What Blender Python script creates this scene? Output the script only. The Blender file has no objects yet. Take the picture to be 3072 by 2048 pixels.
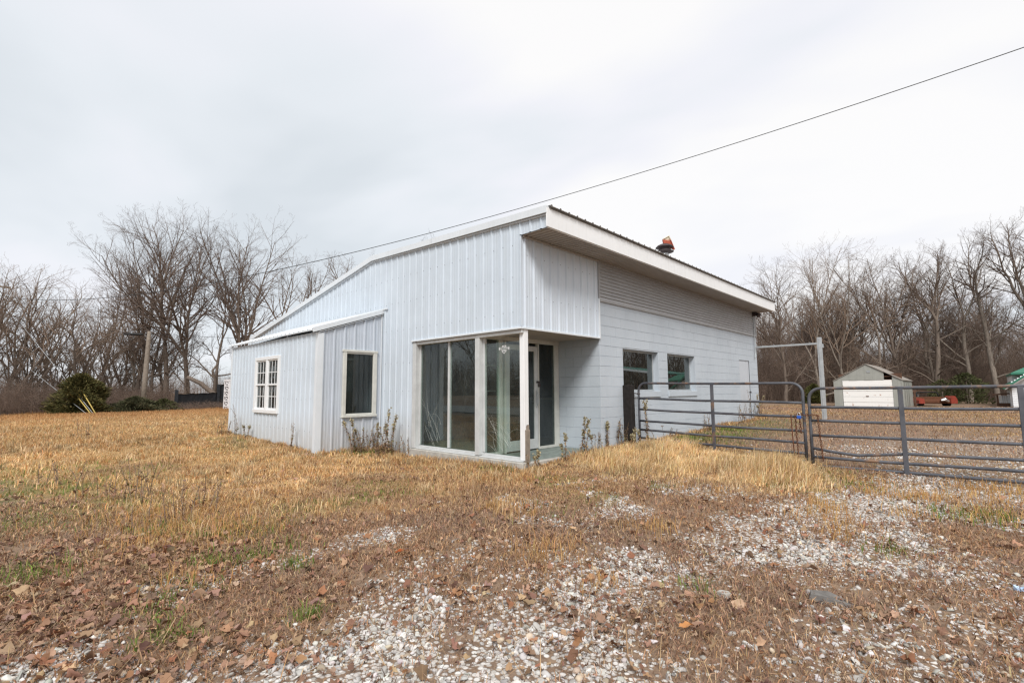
import bpy, math, random
import numpy as np
from mathutils import Matrix, Vector

SEED = 7
rng = np.random.default_rng(SEED)
random.seed(SEED)
scene = bpy.context.scene
COL = scene.collection
R = math.radians

# ------------------------------------------------------------------ helpers
def link(o):
    COL.objects.link(o)
    return o

def tag(o, label=None, cat=None, group=None, kind=None):
    if label: o['label'] = label
    if cat: o['category'] = cat
    if group: o['group'] = group
    if kind: o['kind'] = kind
    return o

def empty(name, loc=(0, 0, 0), rz=0.0):
    o = bpy.data.objects.new(name, None)
    o.location = loc
    o.rotation_euler = (0, 0, rz)
    o.empty_display_size = 0.2
    return link(o)

class MB:
    """collects verts/faces, builds one mesh object"""
    def __init__(self):
        self.v = []; self.f = []
    def add(self, vs, fs):
        n = len(self.v)
        self.v.extend([tuple(p) for p in vs])
        self.f.extend([tuple(i + n for i in f) for f in fs])
    def quad(self, a, b, c, d):
        self.add([a, b, c, d], [(0, 1, 2, 3)])
    def box(self, x0, x1, y0, y1, z0, z1, bev=0.0):
        if bev <= 0:
            vs = [(x0,y0,z0),(x1,y0,z0),(x1,y1,z0),(x0,y1,z0),(x0,y0,z1),(x1,y0,z1),(x1,y1,z1),(x0,y1,z1)]
            self.add(vs, [(3,2,1,0),(4,5,6,7),(0,1,5,4),(1,2,6,5),(2,3,7,6),(3,0,4,7)])
        else:
            b = min(bev, (x1-x0)*.45, (y1-y0)*.45, (z1-z0)*.45)
            vs = []; idx = {}
            for i, (xa, xb) in enumerate(((x0, x0+b), (x1, x1-b))):
                for j, (ya, yb) in enumerate(((y0, y0+b), (y1, y1-b))):
                    for k, (za, zb) in enumerate(((z0, z0+b), (z1, z1-b))):
                        idx[(i,j,k,0)] = len(vs); vs.append((xa, yb, zb))
                        idx[(i,j,k,1)] = len(vs); vs.append((xb, ya, zb))
                        idx[(i,j,k,2)] = len(vs); vs.append((xb, yb, za))
            fs = []
            for i in (0,1):
                fs.append([idx[(i,0,0,0)], idx[(i,1,0,0)], idx[(i,1,1,0)], idx[(i,0,1,0)]])
                fs.append([idx[(0,i,0,1)], idx[(1,i,0,1)], idx[(1,i,1,1)], idx[(0,i,1,1)]])
                fs.append([idx[(0,0,i,2)], idx[(1,0,i,2)], idx[(1,1,i,2)], idx[(0,1,i,2)]])
            for a in (0,1):
                for c in (0,1):
                    fs.append([idx[(a,c,0,0)], idx[(a,c,1,0)], idx[(a,c,1,1)], idx[(a,c,0,1)]])
                    fs.append([idx[(a,0,c,0)], idx[(a,1,c,0)], idx[(a,1,c,2)], idx[(a,0,c,2)]])
                    fs.append([idx[(0,a,c,1)], idx[(1,a,c,1)], idx[(1,a,c,2)], idx[(0,a,c,2)]])
            for i in (0,1):
                for j in (0,1):
                    for k in (0,1):
                        fs.append([idx[(i,j,k,0)], idx[(i,j,k,1)], idx[(i,j,k,2)]])
            self.add(vs, fs)
    def tube(self, pts, r, k=8, cap=True):
        pts = [Vector(p) for p in pts]
        n = len(pts)
        rs = r if isinstance(r, (list, tuple)) else [r] * n
        t0 = (pts[1] - pts[0]).normalized()
        up = Vector((0, 0, 1)) if abs(t0.z) < 0.9 else Vector((1, 0, 0))
        a = t0.cross(up).normalized()
        vs = []; fs = []
        for i, p in enumerate(pts):
            t = (pts[min(i+1, n-1)] - pts[max(i-1, 0)]).normalized()
            a = (a - t * a.dot(t)).normalized()
            b = t.cross(a)
            for j in range(k):
                ph = 2 * math.pi * j / k
                vs.append(p + (a * math.cos(ph) + b * math.sin(ph)) * rs[i])
        for i in range(n - 1):
            for j in range(k):
                j2 = (j + 1) % k
                fs.append((i*k+j, i*k+j2, (i+1)*k+j2, (i+1)*k+j))
        if cap:
            fs.append(tuple(range(k-1, -1, -1)))
            fs.append(tuple((n-1)*k + j for j in range(k)))
        self.add(vs, fs)
    def lathe(self, cx, cy, prof, k=20, tilt=None):
        vs = []; fs = []
        for (r, z) in prof:
            for j in range(k):
                a = 2*math.pi*j/k
                vs.append((cx + r*math.cos(a), cy + r*math.sin(a), z))
        m = len(prof)
        for i in range(m-1):
            for j in range(k):
                j2 = (j+1) % k
                fs.append((i*k+j, i*k+j2, (i+1)*k+j2, (i+1)*k+j))
        self.add(vs, fs)
    def prism(self, poly, axis, a, b):
        """poly 2-D in the other two axes (cyclic order), extruded along axis from a to b"""
        def mk(p, t):
            if axis == 'x': return (t, p[0], p[1])
            if axis == 'y': return (p[0], t, p[1])
            return (p[0], p[1], t)
        n = len(poly)
        vs = [mk(p, a) for p in poly] + [mk(p, b) for p in poly]
        fs = [tuple(range(n-1, -1, -1)), tuple(range(n, 2*n))]
        for i in range(n):
            j = (i+1) % n
            fs.append((i, j, n+j, n+i))
        self.add(vs, fs)
    def build(self, name, mat, parent=None, smooth=False, normals=True):
        me = bpy.data.meshes.new(name)
        me.from_pydata(self.v, [], self.f)
        if normals:
            import bmesh
            bm = bmesh.new(); bm.from_mesh(me)
            bmesh.ops.recalc_face_normals(bm, faces=bm.faces)
            bm.to_mesh(me); bm.free()
        me.materials.append(mat)
        if smooth:
            me.polygons.foreach_set('use_smooth', [True]*len(me.polygons))
        o = bpy.data.objects.new(name, me)
        link(o)
        if parent is not None:
            o.parent = parent
        return o

def fast_mesh(name, verts, quads=None, tris=None, mat=None, col=None, smooth=False):
    verts = np.asarray(verts, np.float32).reshape(-1, 3)
    me = bpy.data.meshes.new(name)
    nq = 0 if quads is None else len(quads)
    nt = 0 if tris is None else len(tris)
    loops = []
    if nq: loops.append(np.asarray(quads, np.int32).ravel())
    if nt: loops.append(np.asarray(tris, np.int32).ravel())
    loops = np.concatenate(loops)
    starts = np.concatenate([np.arange(nq, dtype=np.int32)*4, nq*4 + np.arange(nt, dtype=np.int32)*3])
    me.vertices.add(len(verts)); me.vertices.foreach_set('co', verts.ravel())
    me.loops.add(len(loops)); me.loops.foreach_set('vertex_index', loops)
    me.polygons.add(nq+nt)
    me.polygons.foreach_set('loop_start', starts)
    if smooth:
        me.polygons.foreach_set('use_smooth', np.ones(nq+nt, bool))
    if col is not None:
        c = np.ones((len(verts), 4), np.float32); c[:, :3] = col
        at = me.color_attributes.new('Col', 'FLOAT_COLOR', 'POINT')
        at.data.foreach_set('color', c.ravel())
    me.update(calc_edges=True)
    me.validate()
    if mat is not None: me.materials.append(mat)
    return me

def mesh_obj(name, me, parent=None):
    o = bpy.data.objects.new(name, me)
    link(o)
    if parent is not None: o.parent = parent
    return o

# ------------------------------------------------------------------ materials
class NT:
    def __init__(self, name):
        self.m = bpy.data.materials.new(name)
        self.m.use_nodes = True
        self.t = self.m.node_tree
        self.t.nodes.clear()
        self.out = self.n('ShaderNodeOutputMaterial')
    def n(self, typ, **kw):
        nd = self.t.nodes.new(typ)
        for k, v in kw.items():
            if k.startswith('i_'):
                nd.inputs[k[2:].replace('_', ' ')].default_value = v
            else:
                setattr(nd, k, v)
        return nd
    def l(self, a, b):
        self.t.links.new(a, b)
    def noise(self, scale, detail=4, rough=.55, vec=None, dist=0.0):
        nd = self.n('ShaderNodeTexNoise')
        nd.inputs['Scale'].default_value = scale
        nd.inputs['Detail'].default_value = detail
        nd.inputs['Roughness'].default_value = rough
        nd.inputs['Distortion'].default_value = dist
        if vec is not None: self.l(vec, nd.inputs['Vector'])
        return nd
    def ramp(self, fac, stops):
        nd = self.n('ShaderNodeValToRGB')
        cr = nd.color_ramp
        while len(cr.elements) < len(stops): cr.elements.new(0.5)
        for e, (p, c) in zip(cr.elements, stops):
            e.position = p
            e.color = (*c, 1) if len(c) == 3 else c
        self.l(fac, nd.inputs['Fac'])
        return nd
    def mix(self, fac, a, b, blend='MIX'):
        nd = self.n('ShaderNodeMix', data_type='RGBA', blend_type=blend)
        for s, v in ((nd.inputs[0], fac), (nd.inputs[6], a), (nd.inputs[7], b)):
            if hasattr(v, 'default_value') or hasattr(v, 'is_linked'): self.l(v, s)
            elif isinstance(v, (int, float)): s.default_value = v
            else: s.default_value = (*v, 1)
        return nd.outputs[2]
    def math(self, op, a, b=None, clamp=False):
        nd = self.n('ShaderNodeMath', operation=op, use_clamp=clamp)
        for s, v in ((nd.inputs[0], a), (nd.inputs[1], b)):
            if v is None: continue
            if isinstance(v, (int, float)): s.default_value = v
            else: self.l(v, s)
        return nd.outputs[0]
    def coord(self, kind='Object', scale=None):
        tc = self.n('ShaderNodeTexCoord')
        v = tc.outputs[kind]
        if scale is not None:
            mp = self.n('ShaderNodeMapping')
            mp.inputs['Scale'].default_value = scale
            self.l(v, mp.inputs['Vector'])
            v = mp.outputs[0]
        return v
    def bump(self, h, strength=.3, dist=.01):
        b = self.n('ShaderNodeBump')
        b.inputs['Strength'].default_value = strength
        b.inputs['Distance'].default_value = dist
        self.l(h, b.inputs['Height'])
        return b.outputs[0]
    def bsdf(self, col, rough=.6, metal=0.0, spec=.5, normal=None):
        b = self.n('ShaderNodeBsdfPrincipled')
        for s, v in (('Base Color', col), ('Roughness', rough)):
            if isinstance(v, (int, float)): b.inputs[s].default_value = v
            elif isinstance(v, tuple): b.inputs[s].default_value = (*v, 1)
            else: self.l(v, b.inputs[s])
        b.inputs['Metallic'].default_value = metal
        b.inputs['Specular IOR Level'].default_value = spec
        if normal is not None: self.l(normal, b.inputs['Normal'])
        self.l(b.outputs[0], self.out.inputs['Surface'])
        return b

def mat_plain(name, col, rough=.6, var=.12, scale=6, metal=0.0, spec=.4, bump=.0, streak=False):
    t = NT(name)
    v = t.coord('Object')
    n1 = t.noise(scale, 6, .6, v)
    d = tuple(c*(1-var) for c in col); l = tuple(min(1, c*(1+var*.7)) for c in col)
    c = t.ramp(n1.outputs['Fac'], [(.3, d), (.7, l)]).outputs[0]
    if streak:
        vs = t.coord('Object', (9, 9, .35))
        n2 = t.noise(1.6, 5, .65, vs)
        s = t.ramp(n2.outputs['Fac'], [(.52, (0, 0, 0)), (.78, (1, 1, 1))]).outputs[0]
        c = t.mix(t.math('MULTIPLY', s, .30), c, tuple(x*.70 for x in (col[0], col[1]*.98, col[2]*.92)))
    nb = None
    if bump > 0:
        n3 = t.noise(scale*8, 5, .6, v)
        nb = t.bump(n3.outputs['Fac'], bump, .004)
    t.bsdf(c, rough, metal, spec, nb)
    return t.m

def mat_painted_metal(name, col, dirt=.35, rough=.42):
    t = NT(name)
    v = t.coord('Object')
    # panels fade a little differently
    n1 = t.noise(.9, 4, .6, v)
    c = t.ramp(n1.outputs['Fac'], [(.3, tuple(x*.93 for x in col)), (.7, tuple(min(1, x*1.05) for x in col))]).outputs[0]
    vs = t.coord('Object', (7, 7, .22))
    n2 = t.noise(2.2, 6, .7, vs)
    s = t.ramp(n2.outputs['Fac'], [(.5, (0, 0, 0)), (.8, (1, 1, 1))]).outputs[0]
    c = t.mix(t.math('MULTIPLY', s, dirt), c, (col[0]*.72, col[1]*.72, col[2]*.66))
    # splash dirt along the bottom 0.5 m
    sx = t.n('ShaderNodeSeparateXYZ'); t.l(v, sx.inputs[0])
    z = t.n('ShaderNodeMapRange'); t.l(sx.outputs[2], z.inputs[0])
    z.inputs[1].default_value = .75; z.inputs[2].default_value = -.1
    n3 = t.noise(5, 6, .7, v)
    m = t.math('MULTIPLY', t.math('MULTIPLY', z.outputs[0], n3.outputs['Fac']), .95, True)
    c = t.mix(m, c, (.42, .36, .28))
    nb = t.bump(t.math('ADD', t.noise(3.0, 2, .5, v).outputs['Fac'], t.math('MULTIPLY', t.noise(.8, 3, .5, v).outputs['Fac'], 2.0)), .22, .03)
    t.bsdf(c, rough, 0.0, .45, nb)
    return t.m

M = {}
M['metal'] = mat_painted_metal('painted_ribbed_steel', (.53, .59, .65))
M['metal_side'] = mat_painted_metal('painted_ribbed_steel_shade_tone', (.48, .525, .585), .4)  # same paint as the front, base colour darkened for the shadier lean-to side
M['metal_light'] = mat_painted_metal('painted_ribbed_steel_lit_tone', (.575, .63, .69), .3)  # same paint again, base colour lifted to offset eave shade on the overhang
M['roof_metal'] = mat_plain('roof_steel', (.55, .56, .57), .4, .1, 2, 0, .5, 0, False)
M['trim'] = mat_plain('white_trim', (.645, .68, .71), .45, .05, 2.5, 0, .4, 0, True)
M['fascia'] = mat_plain('white_fascia', (.78, .785, .785), .5, .04, 2.5, 0, .4, 0, True)
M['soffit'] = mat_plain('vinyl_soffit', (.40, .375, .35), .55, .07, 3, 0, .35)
M['soffit_recess'] = mat_plain('soffit_recess_shade', (.17, .155, .145), .6, .1, 40, 0, .3)  # same vinyl, groove shade painted into the recessed strips
M['siding'] = mat_plain('vinyl_siding_grey', (.38, .38, .385), .55, .07, 2, 0, .35, 0, True)
M['cream'] = mat_plain('cream_frame_paint', (.57, .565, .52), .6, .12, 6, 0, .35, .15, True)
M['store_frame'] = mat_plain('storefront_frame_paint', (.52, .53, .525), .5, .14, 4, 0, .4, .1, True)
M['vinyl_white'] = mat_plain('white_vinyl', (.74, .75, .755), .35, .03, 3, 0, .45)
M['steel_screw'] = mat_plain('screw_head', (.12, .12, .13), .5, .2, 20, .6)
M['black_wood'] = mat_plain('creosote_wood', (.022, .019, .018), .9, .4, 14, 0, .2, .5)
M['galv'] = mat_plain('galvanised_steel', (.46, .48, .49), .45, .16, 7, .35, .5, .05, True)
M['rust'] = mat_plain('rusty_iron', (.13, .055, .03), .85, .4, 18, .1, .2, .4)
M['dark_iron'] = mat_plain('dark_iron', (.06, .045, .045), .65, .3, 12, .3, .4, .1)
M['blue_plastic'] = mat_plain('blue_lock', (.03, .10, .42), .45, .1, 10)
M['wood_grey'] = mat_plain('weathered_wood', (.25, .21, .17), .9, .3, 9, 0, .2, .5)
M['black_fence'] = mat_plain('dark_fence_cloth', (.028, .03, .034), .8, .35, 6, 0, .2, .1)
M['white_block'] = mat_plain('white_screen_block', (.68, .66, .66), .8, .1, 8, 0, .2, .3)
M['yellow'] = mat_plain('yellow_guard', (.44, .33, .09), .6, .2, 6)
M['wire'] = mat_plain('wire_jacket', (.03, .03, .03), .6, .2, 5)
M['concrete'] = mat_plain('old_concrete', (.42, .40, .36), .85, .25, 7, 0, .25, .5)
M['porch_floor'] = mat_plain('porch_slab', (.20, .23, .21), .9, .35, 9, 0, .2, .5)
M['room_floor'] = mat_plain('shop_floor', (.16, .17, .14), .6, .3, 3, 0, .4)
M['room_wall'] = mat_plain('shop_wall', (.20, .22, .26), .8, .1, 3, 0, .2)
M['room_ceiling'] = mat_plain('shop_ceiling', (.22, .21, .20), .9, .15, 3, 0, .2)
M['counter'] = mat_plain('counter_laminate', (.55, .54, .50), .5, .1, 3)
M['door_grey'] = mat_plain('door_paint', (.50, .53, .57), .5, .05, 4, 0, .4, 0, True)
M['shed_roof'] = mat_plain('shed_roof_steel', (.27, .24, .21), .6, .2, 3)
M['shed_metal'] = mat_plain('shed_steel', (.31, .315, .285), .55, .12, 2.5, 0, .4, 0, True)
M['white_siding'] = mat_plain('white_siding', (.78, .79, .80), .55, .04, 3, 0, .4)
M['green_roof'] = mat_plain('green_steel_roof', (.035, .17, .11), .45, .1, 2, 0, .5)
M['teal_roof'] = mat_plain('teal_steel_roof', (.03, .20, .15), .45, .1, 2, 0, .5)
M['red_paint'] = mat_plain('faded_red_paint', (.26, .045, .028), .5, .25, 7, 0, .4)
M['black_rubber'] = mat_plain('black_rubber', (.015, .015, .015), .7, .2, 7, 0, .3)
M['chrome'] = mat_plain('dull_chrome', (.62, .62, .62), .25, .1, 7, .8)
M['brown_board'] = mat_plain('brown_boards', (.11, .06, .04), .85, .3, 7, 0, .2, .3)
M['paper_blue'] = mat_plain('blue_white_plastic', (.45, .60, .85), .35, .4, 30)
M['slate_wood'] = mat_plain('grey_scrap_wood', (.16, .15, .14), .9, .3, 20, 0, .2, .4)
M['sticker'] = mat_plain('sticker_white', (.85, .85, .85), .5, .02, 5)
M['crack'] = mat_plain('glass_scratch', (.60, .62, .56), .6, .1, 5)
M['lens'] = mat_plain('lamp_lens', (.5, .5, .5), .2, .05, 5)

def mat_gate():
    t = NT('gate_tube_paint')
    v = t.coord('Object')
    n1 = t.noise(3.5, 7, .65, v)
    c = t.ramp(n1.outputs['Fac'], [(.35, (.055, .058, .070)), (.6, (.105, .108, .122))]).outputs[0]
    n2 = t.noise(2.1, 7, .75, v)
    s = t.ramp(n2.outputs['Fac'], [(.56, (0, 0, 0)), (.66, (1, 1, 1))]).outputs[0]
    c = t.mix(t.math('MULTIPLY', s, .8), c, (.27, .15, .08))
    n3 = t.noise(60, 3, .6, v)
    t.bsdf(c, .55, .1, .45, t.bump(n3.outputs['Fac'], .2, .002))
    return t.m
M['gate'] = mat_gate()

def mat_block():
    t = NT('painted_block')
    v = t.coord('Object')
    n1 = t.noise(1.1, 5, .6, v)
    c = t.ramp(n1.outputs['Fac'], [(.3, (.425, .47, .515)), (.7, (.485, .53, .575))]).outputs[0]
    vs = t.coord('Object', (5, 5, .4))
    s = t.ramp(t.noise(1.4, 6, .7, vs).outputs['Fac'], [(.52, (0, 0, 0)), (.8, (1, 1, 1))]).outputs[0]
    c = t.mix(t.math('MULTIPLY', s, .3), c, (.40, .40, .42))
    n3 = t.noise(45, 6, .75, v); n4 = t.noise(240, 3, .6, v)
    h = t.math('ADD', n3.outputs['Fac'], t.math('MULTIPLY', n4.outputs['Fac'], .5))
    t.bsdf(c, .7, 0, .3, t.bump(h, .45, .006))
    return t.m
M['block'] = mat_block()

def mat_garage_door():
    t = NT('rusty_white_door')
    v = t.coord('Object')
    n1 = t.noise(3.0, 7, .7, v)
    s = t.ramp(n1.outputs['Fac'], [(.60, (0, 0, 0)), (.68, (1, 1, 1))]).outputs[0]
    c = t.mix(s, (.80, .79, .76), (.34, .15, .06))
    t.bsdf(c, .55, 0, .4)
    return t.m
M['garage_door'] = mat_garage_door()

def mat_hood():
    t = NT('rusted_hood_plate')
    v = t.coord('Object')
    sx = t.n('ShaderNodeSeparateXYZ'); t.l(v, sx.inputs[0])
    n1 = t.noise(9, 4, .6, v)
    f = t.math('ADD', sx.outputs[2], t.math('MULTIPLY', n1.outputs['Fac'], .12))
    s = t.ramp(t.math('SUBTRACT', f, 4.72), [(.55, (0, 0, 0)), (.62, (1, 1, 1))]).outputs[0]
    c = t.mix(s, (.34, .075, .04), (.62, .55, .42))
    t.bsdf(c, .7, 0, .3)
    return t.m
M['hood'] = mat_hood()

def mat_glass(name, tint, ior, rough=0.0):
    t = NT(name)
    fr = t.n('ShaderNodeFresnel'); fr.inputs['IOR'].default_value = ior
    ge = t.n('ShaderNodeNewGeometry')
    ff = t.math('MULTIPLY', fr.outputs[0], t.math('SUBTRACT', 1.0, ge.outputs['Backfacing']))
    tr = t.n('ShaderNodeBsdfTransparent'); tr.inputs['Color'].default_value = (*tint, 1)
    gl = t.n('ShaderNodeBsdfGlossy'); gl.inputs['Roughness'].default_value = rough
    gl.inputs['Color'].default_value = (.92, .97, .96, 1)
    v = t.coord('Object')
    nb = t.bump(t.noise(1.2, 2, .5, v).outputs['Fac'], .05, .02)
    t.l(nb, gl.inputs['Normal'])
    # film of dust
    df = t.n('ShaderNodeBsdfDiffuse'); df.inputs['Color'].default_value = (.42, .44, .40, 1)
    dn = t.ramp(t.noise(2.4, 6, .7, v).outputs['Fac'], [(.35, (.008, .008, .008)), (.8, (.05, .05, .05))]).outputs[0]
    m0 = t.n('ShaderNodeMixShader'); t.l(dn, m0.inputs[0]); t.l(tr.outputs[0], m0.inputs[1]); t.l(df.outputs[0], m0.inputs[2])
    m1 = t.n('ShaderNodeMixShader'); t.l(ff, m1.inputs[0]); t.l(m0.outputs[0], m1.inputs[1]); t.l(gl.outputs[0], m1.inputs[2])
    t.l(m1.outputs[0], t.out.inputs['Surface'])
    return t.m
M['glass'] = mat_glass('storefront_glass', (.80, .86, .84), 1.75)
M['glass_dark'] = mat_glass('window_glass', (.50, .54, .54), 1.6)
M['glass_win'] = mat_glass('shop_window_glass', (.50, .56, .55), 2.3)

def mat_attr(name, rough=.8, spec=.2, trans=0.0):
    t = NT(name)
    a = t.n('ShaderNodeVertexColor'); a.layer_name = 'Col'
    b = t.bsdf(a.outputs[0], rough, 0, spec)
    if trans > 0:
        tl = t.n('ShaderNodeBsdfTranslucent'); t.l(a.outputs[0], tl.inputs[0])
        mx = t.n('ShaderNodeMixShader'); mx.inputs[0].default_value = trans
        t.l(b.outputs[0], mx.inputs[1]); t.l(tl.outputs[0], mx.inputs[2])
        t.l(mx.outputs[0], t.out.inputs['Surface'])
    return t.m
M['grass'] = mat_attr('dry_grass_blades', .75, .2, .25)
M['leaf'] = mat_attr('dead_leaf', .8, .2, .15)
def mat_stone():
    t = NT('limestone_gravel')
    a = t.n('ShaderNodeVertexColor'); a.layer_name = 'Col'
    v = t.coord('Object')
    n = t.noise(55, 4, .65, v)
    c = t.mix(t.ramp(n.outputs['Fac'], [(.4, (0, 0, 0)), (.75, (.35, .35, .35))]).outputs[0], a.outputs[0], (.36, .31, .25))
    t.bsdf(c, .85, 0, .2, t.bump(t.noise(140, 3, .6, v).outputs['Fac'], .3, .002))
    return t.m
M['stone'] = mat_stone()

def mat_bark(name, col, var=.35):
    t = NT(name)
    v = t.coord('Object', (6, 6, 1.2))
    n = t.noise(2.5, 5, .7, v)
    c = t.ramp(n.outputs['Fac'], [(.3, tuple(x*(1-var) for x in col)), (.7, tuple(x*(1+var) for x in col))]).outputs[0]
    t.bsdf(c, .9, 0, .15)
    return t.m
M['bark'] = mat_bark('bark_grey_brown', (.165, .130, .105))
M['twig'] = mat_bark('twig_brown', (.155, .115, .092), .2)
M['bark_pale'] = mat_bark('bark_pale', (.24, .20, .165))
M['twig_pale'] = mat_bark('twig_pale', (.22, .16, .12), .2)
M['brush'] = mat_bark('bramble_stem', (.19, .138, .108), .4)
M['cedar'] = mat_attr('cedar_sprays', .85, .15, .1)

# ------------------------------------------------------------------ terrain height
CTRL = np.array([
 (0,0,-.085),(-4.2,-1.46,-.06),(-9.5,-1.46,.07),(-3,-.1,-.15),(-1.5,-.1,-.12),(0,2.3,.0),(0,11.8,.2),(2,11.7,.23),(3.3,3.3,-.05),(5.7,3.3,-.11),
 (.15,3.5,.02),(5,-6,-.16),(3,-4,-.13),(0,-5,-.10),(2,0,-.07),(-6,-6,-.06),(-15,-6,.01),(-22,-6,.0),(-30,2,.02),(-37,4,.12),
 (-2,35,-.12),(1.6,36,-.13),(7,40,-.10),(2,43,-.2),(7,45,-.2),(6,25,.0),(-12,20,.2),(15,-10,-.25),(20,20,-.1),(-20,-20,0),(8,-25,-.25),
 (0,60,-.1),(-60,0,.1),(-60,60,.1),(60,60,-.2),(60,-60,-.2),(-60,-60,0)], float)
def _tps_k(d2):
    return np.where(d2 > 1e-12, .5*d2*np.log(np.maximum(d2, 1e-12)), 0)
def _tps_fit(P):
    n = len(P)
    d2 = ((P[:, None, :2]-P[None, :, :2])**2).sum(-1)
    A = np.zeros((n+3, n+3)); A[:n, :n] = _tps_k(d2) + np.eye(n)*.3
    A[:n, n] = 1; A[:n, n+1:] = P[:, :2]; A[n, :n] = 1; A[n+1:, :n] = P[:, :2].T
    b = np.zeros(n+3); b[:n] = P[:, 2]
    return np.linalg.solve(A, b)
_W = _tps_fit(CTRL)
def ground_z(x, y):
    x = np.asarray(x, float); y = np.asarray(y, float)
    xc = np.clip(x, -60, 60); yc = np.clip(y, -60, 60)
    out = _W[-3] + _W[-2]*xc + _W[-1]*yc
    for w, (px, py, _) in zip(_W[:-3], CTRL):
        out = out + w*_tps_k((xc-px)**2 + (yc-py)**2)
    return out

# value noise for masks / micro relief
_NT = np.random.default_rng(3).random((256, 256))
def vnoise(x, y):
    xi = np.floor(x).astype(int); yi = np.floor(y).astype(int)
    fx = x-xi; fy = y-yi
    fx = fx*fx*(3-2*fx); fy = fy*fy*(3-2*fy)
    a = _NT[xi % 256, yi % 256]; b = _NT[(xi+1) % 256, yi % 256]
    c = _NT[xi % 256, (yi+1) % 256]; d = _NT[(xi+1) % 256, (yi+1) % 256]
    return (a*(1-fx)+b*fx)*(1-fy) + (c*(1-fx)+d*fx)*fy
def fbm(x, y, s, o=4):
    v = 0; a = .5; t = 0
    for i in range(o):
        v = v + a*vnoise(x*s+17.3*i, y*s+9.1*i); t += a; a *= .55; s *= 2.07
    return v/t
def micro(x, y):
    return (fbm(x, y, .9, 3)-.5)*.07 + (fbm(x+40, y-11, 5.5, 3)-.5)*.028
def gz(x, y):
    return ground_z(x, y) + micro(np.asarray(x, float), np.asarray(y, float))

# signed distance to polygons -> soft masks
def sdist(poly, x, y):
    P = np.array(poly, float); n = len(P)
    d = np.full(x.shape, 1e9); inside = np.zeros(x.shape, bool)
    for i in range(n):
        a = P[i]; b = P[(i+1) % n]; e = b-a
        wx = x-a[0]; wy = y-a[1]
        t = np.clip((wx*e[0]+wy*e[1])/(e@e+1e-12), 0, 1)
        d = np.minimum(d, np.hypot(wx-e[0]*t, wy-e[1]*t))
        c = ((a[1] > y) != (b[1] > y)) & (x < (b[0]-a[0])*(y-a[1])/(b[1]-a[1]+1e-12)+a[0])
        inside ^= c
    return np.where(inside, d, -d)
def soft(poly, x, y, w):
    j = (fbm(x+5, y+3, 1.3, 4)-.5)*w*2.6
    return np.clip((sdist(poly, x, y)+j)/w*.5+.5, 0, 1)
STRAW = [(-20.8,-9),(-32,-4),(-31,8),(-14,5),(-12.6,-.2),(-9.5,-1.46),(-4.2,-1.46),(-4.2,0),(-3,0),(.1,.1),(-.2,2.2),(0,4.1),(1.4,4.2),(3.2,3.44),(3.86,2.67),(3.96,1.52),(3.55,.81),(2.66,.37),(2.3,-.3),(1.8,-1.2),(1.5,-1.8),(.9,-2.03),(.64,-2.69),(.25,-3.3),(.05,-3.85),(.3,-4.3),(.2,-4.8),(-.6,-4.75),(-1.36,-5.1),(-3.7,-5.5),(-6,-6.5),(-9,-9)]
TALL = [(-.05,1.1),(.1,3.6),(1.61,3.7),(3.21,3.33),(3.92,2.49),(3.98,1.43),(3.53,.89),(2.76,.84),(2.03,.19),(1.29,-.16)]
GREEN = [(-6,-9),(-6.0,-5.2),(-4.4,-4.84),(-2.2,-4.7),(-.9,-5.1),(-.6,-7.5)]
GRAV = [
 [(2.97,-5.3),(2.66,-4.9),(2.72,-4.46),(2.91,-4.1),(3.3,-4.1),(3.22,-3.5),(3.36,-2.98),(3.82,-3.47),(4.3,-4.1)],
 [(3.24,-3.72),(3.13,-2.74),(3.65,-2.26),(3.47,-1.54),(3.74,-.51),(4.39,-.14),(4.75,-.7),(5.03,-1.0),(4.74,-1.72),(4.2,-2.21),(3.97,-2.71),(3.86,-3.07),(3.81,-3.67)],
 [(3.66,-.11),(3.98,2.55),(5.68,3.23),(8,3.3),(8,1.6),(5.61,1.75),(4.65,.31),(4.6,-.68),(4.12,-.68)],
 [(2.1,.06),(2.34,.58),(3.15,.8),(3.2,.34),(2.72,-.25)],
 [(2.99,4.65),(3.19,7.7),(5.99,10.04),(9,9),(9,3.4),(4.46,3.6)],
 [(1.5,-6.4),(1.93,-5.72),(2.04,-5.55),(2.24,-5.5),(2.36,-5.54),(2.3,-6.4)],
 [(1.98,-3.66),(1.93,-3.11),(2.2,-2.69),(2.54,-2.87),(2.58,-3.7),(2.45,-4.02)],
 [(4.21,-2.97),(5.5,-.44),(7.5,0),(7.5,-3),(5.4,-2.9),(4.02,-3.97)]]
GW = [1.0, .92, .97, .9, .34, 1.0, .40, .50]
LEAFP = [(-.78,-6.5),(-.6,-5.2),(-.11,-4.8),(1.12,-4.31),(2.07,-4.37),(2.46,-4.66),(2.95,-5.0),(2.5,-6.5)]
LEAF2 = [(2.8,-3.69),(3.24,-3.1),(3.83,-3.01),(4.15,-2.46),(4.38,-2.81),(3.99,-3.31),(3.56,-3.71)]
def m_straw(x, y): return soft(STRAW, x, y, .55)
def m_tall(x, y): return soft(TALL, x, y, .3)
def m_green(x, y):
    g = soft(GREEN, x, y, 1.0)*np.clip(fbm(x+7, y, 1.3, 4)*4-1.05, .3, 1)
    far = soft([(.3,4.2),(.2,11),(1.6,11),(1.8,6),(1.4,4.3)], x, y, .5)*.42
    spots = np.clip((fbm(x+91, y+17, .55, 3)-.66)*9, 0, 1)*.55
    return np.clip(np.maximum(np.maximum(g, far), spots*(sdist(STRAW, x, y) > -.5)), 0, 1)
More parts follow.
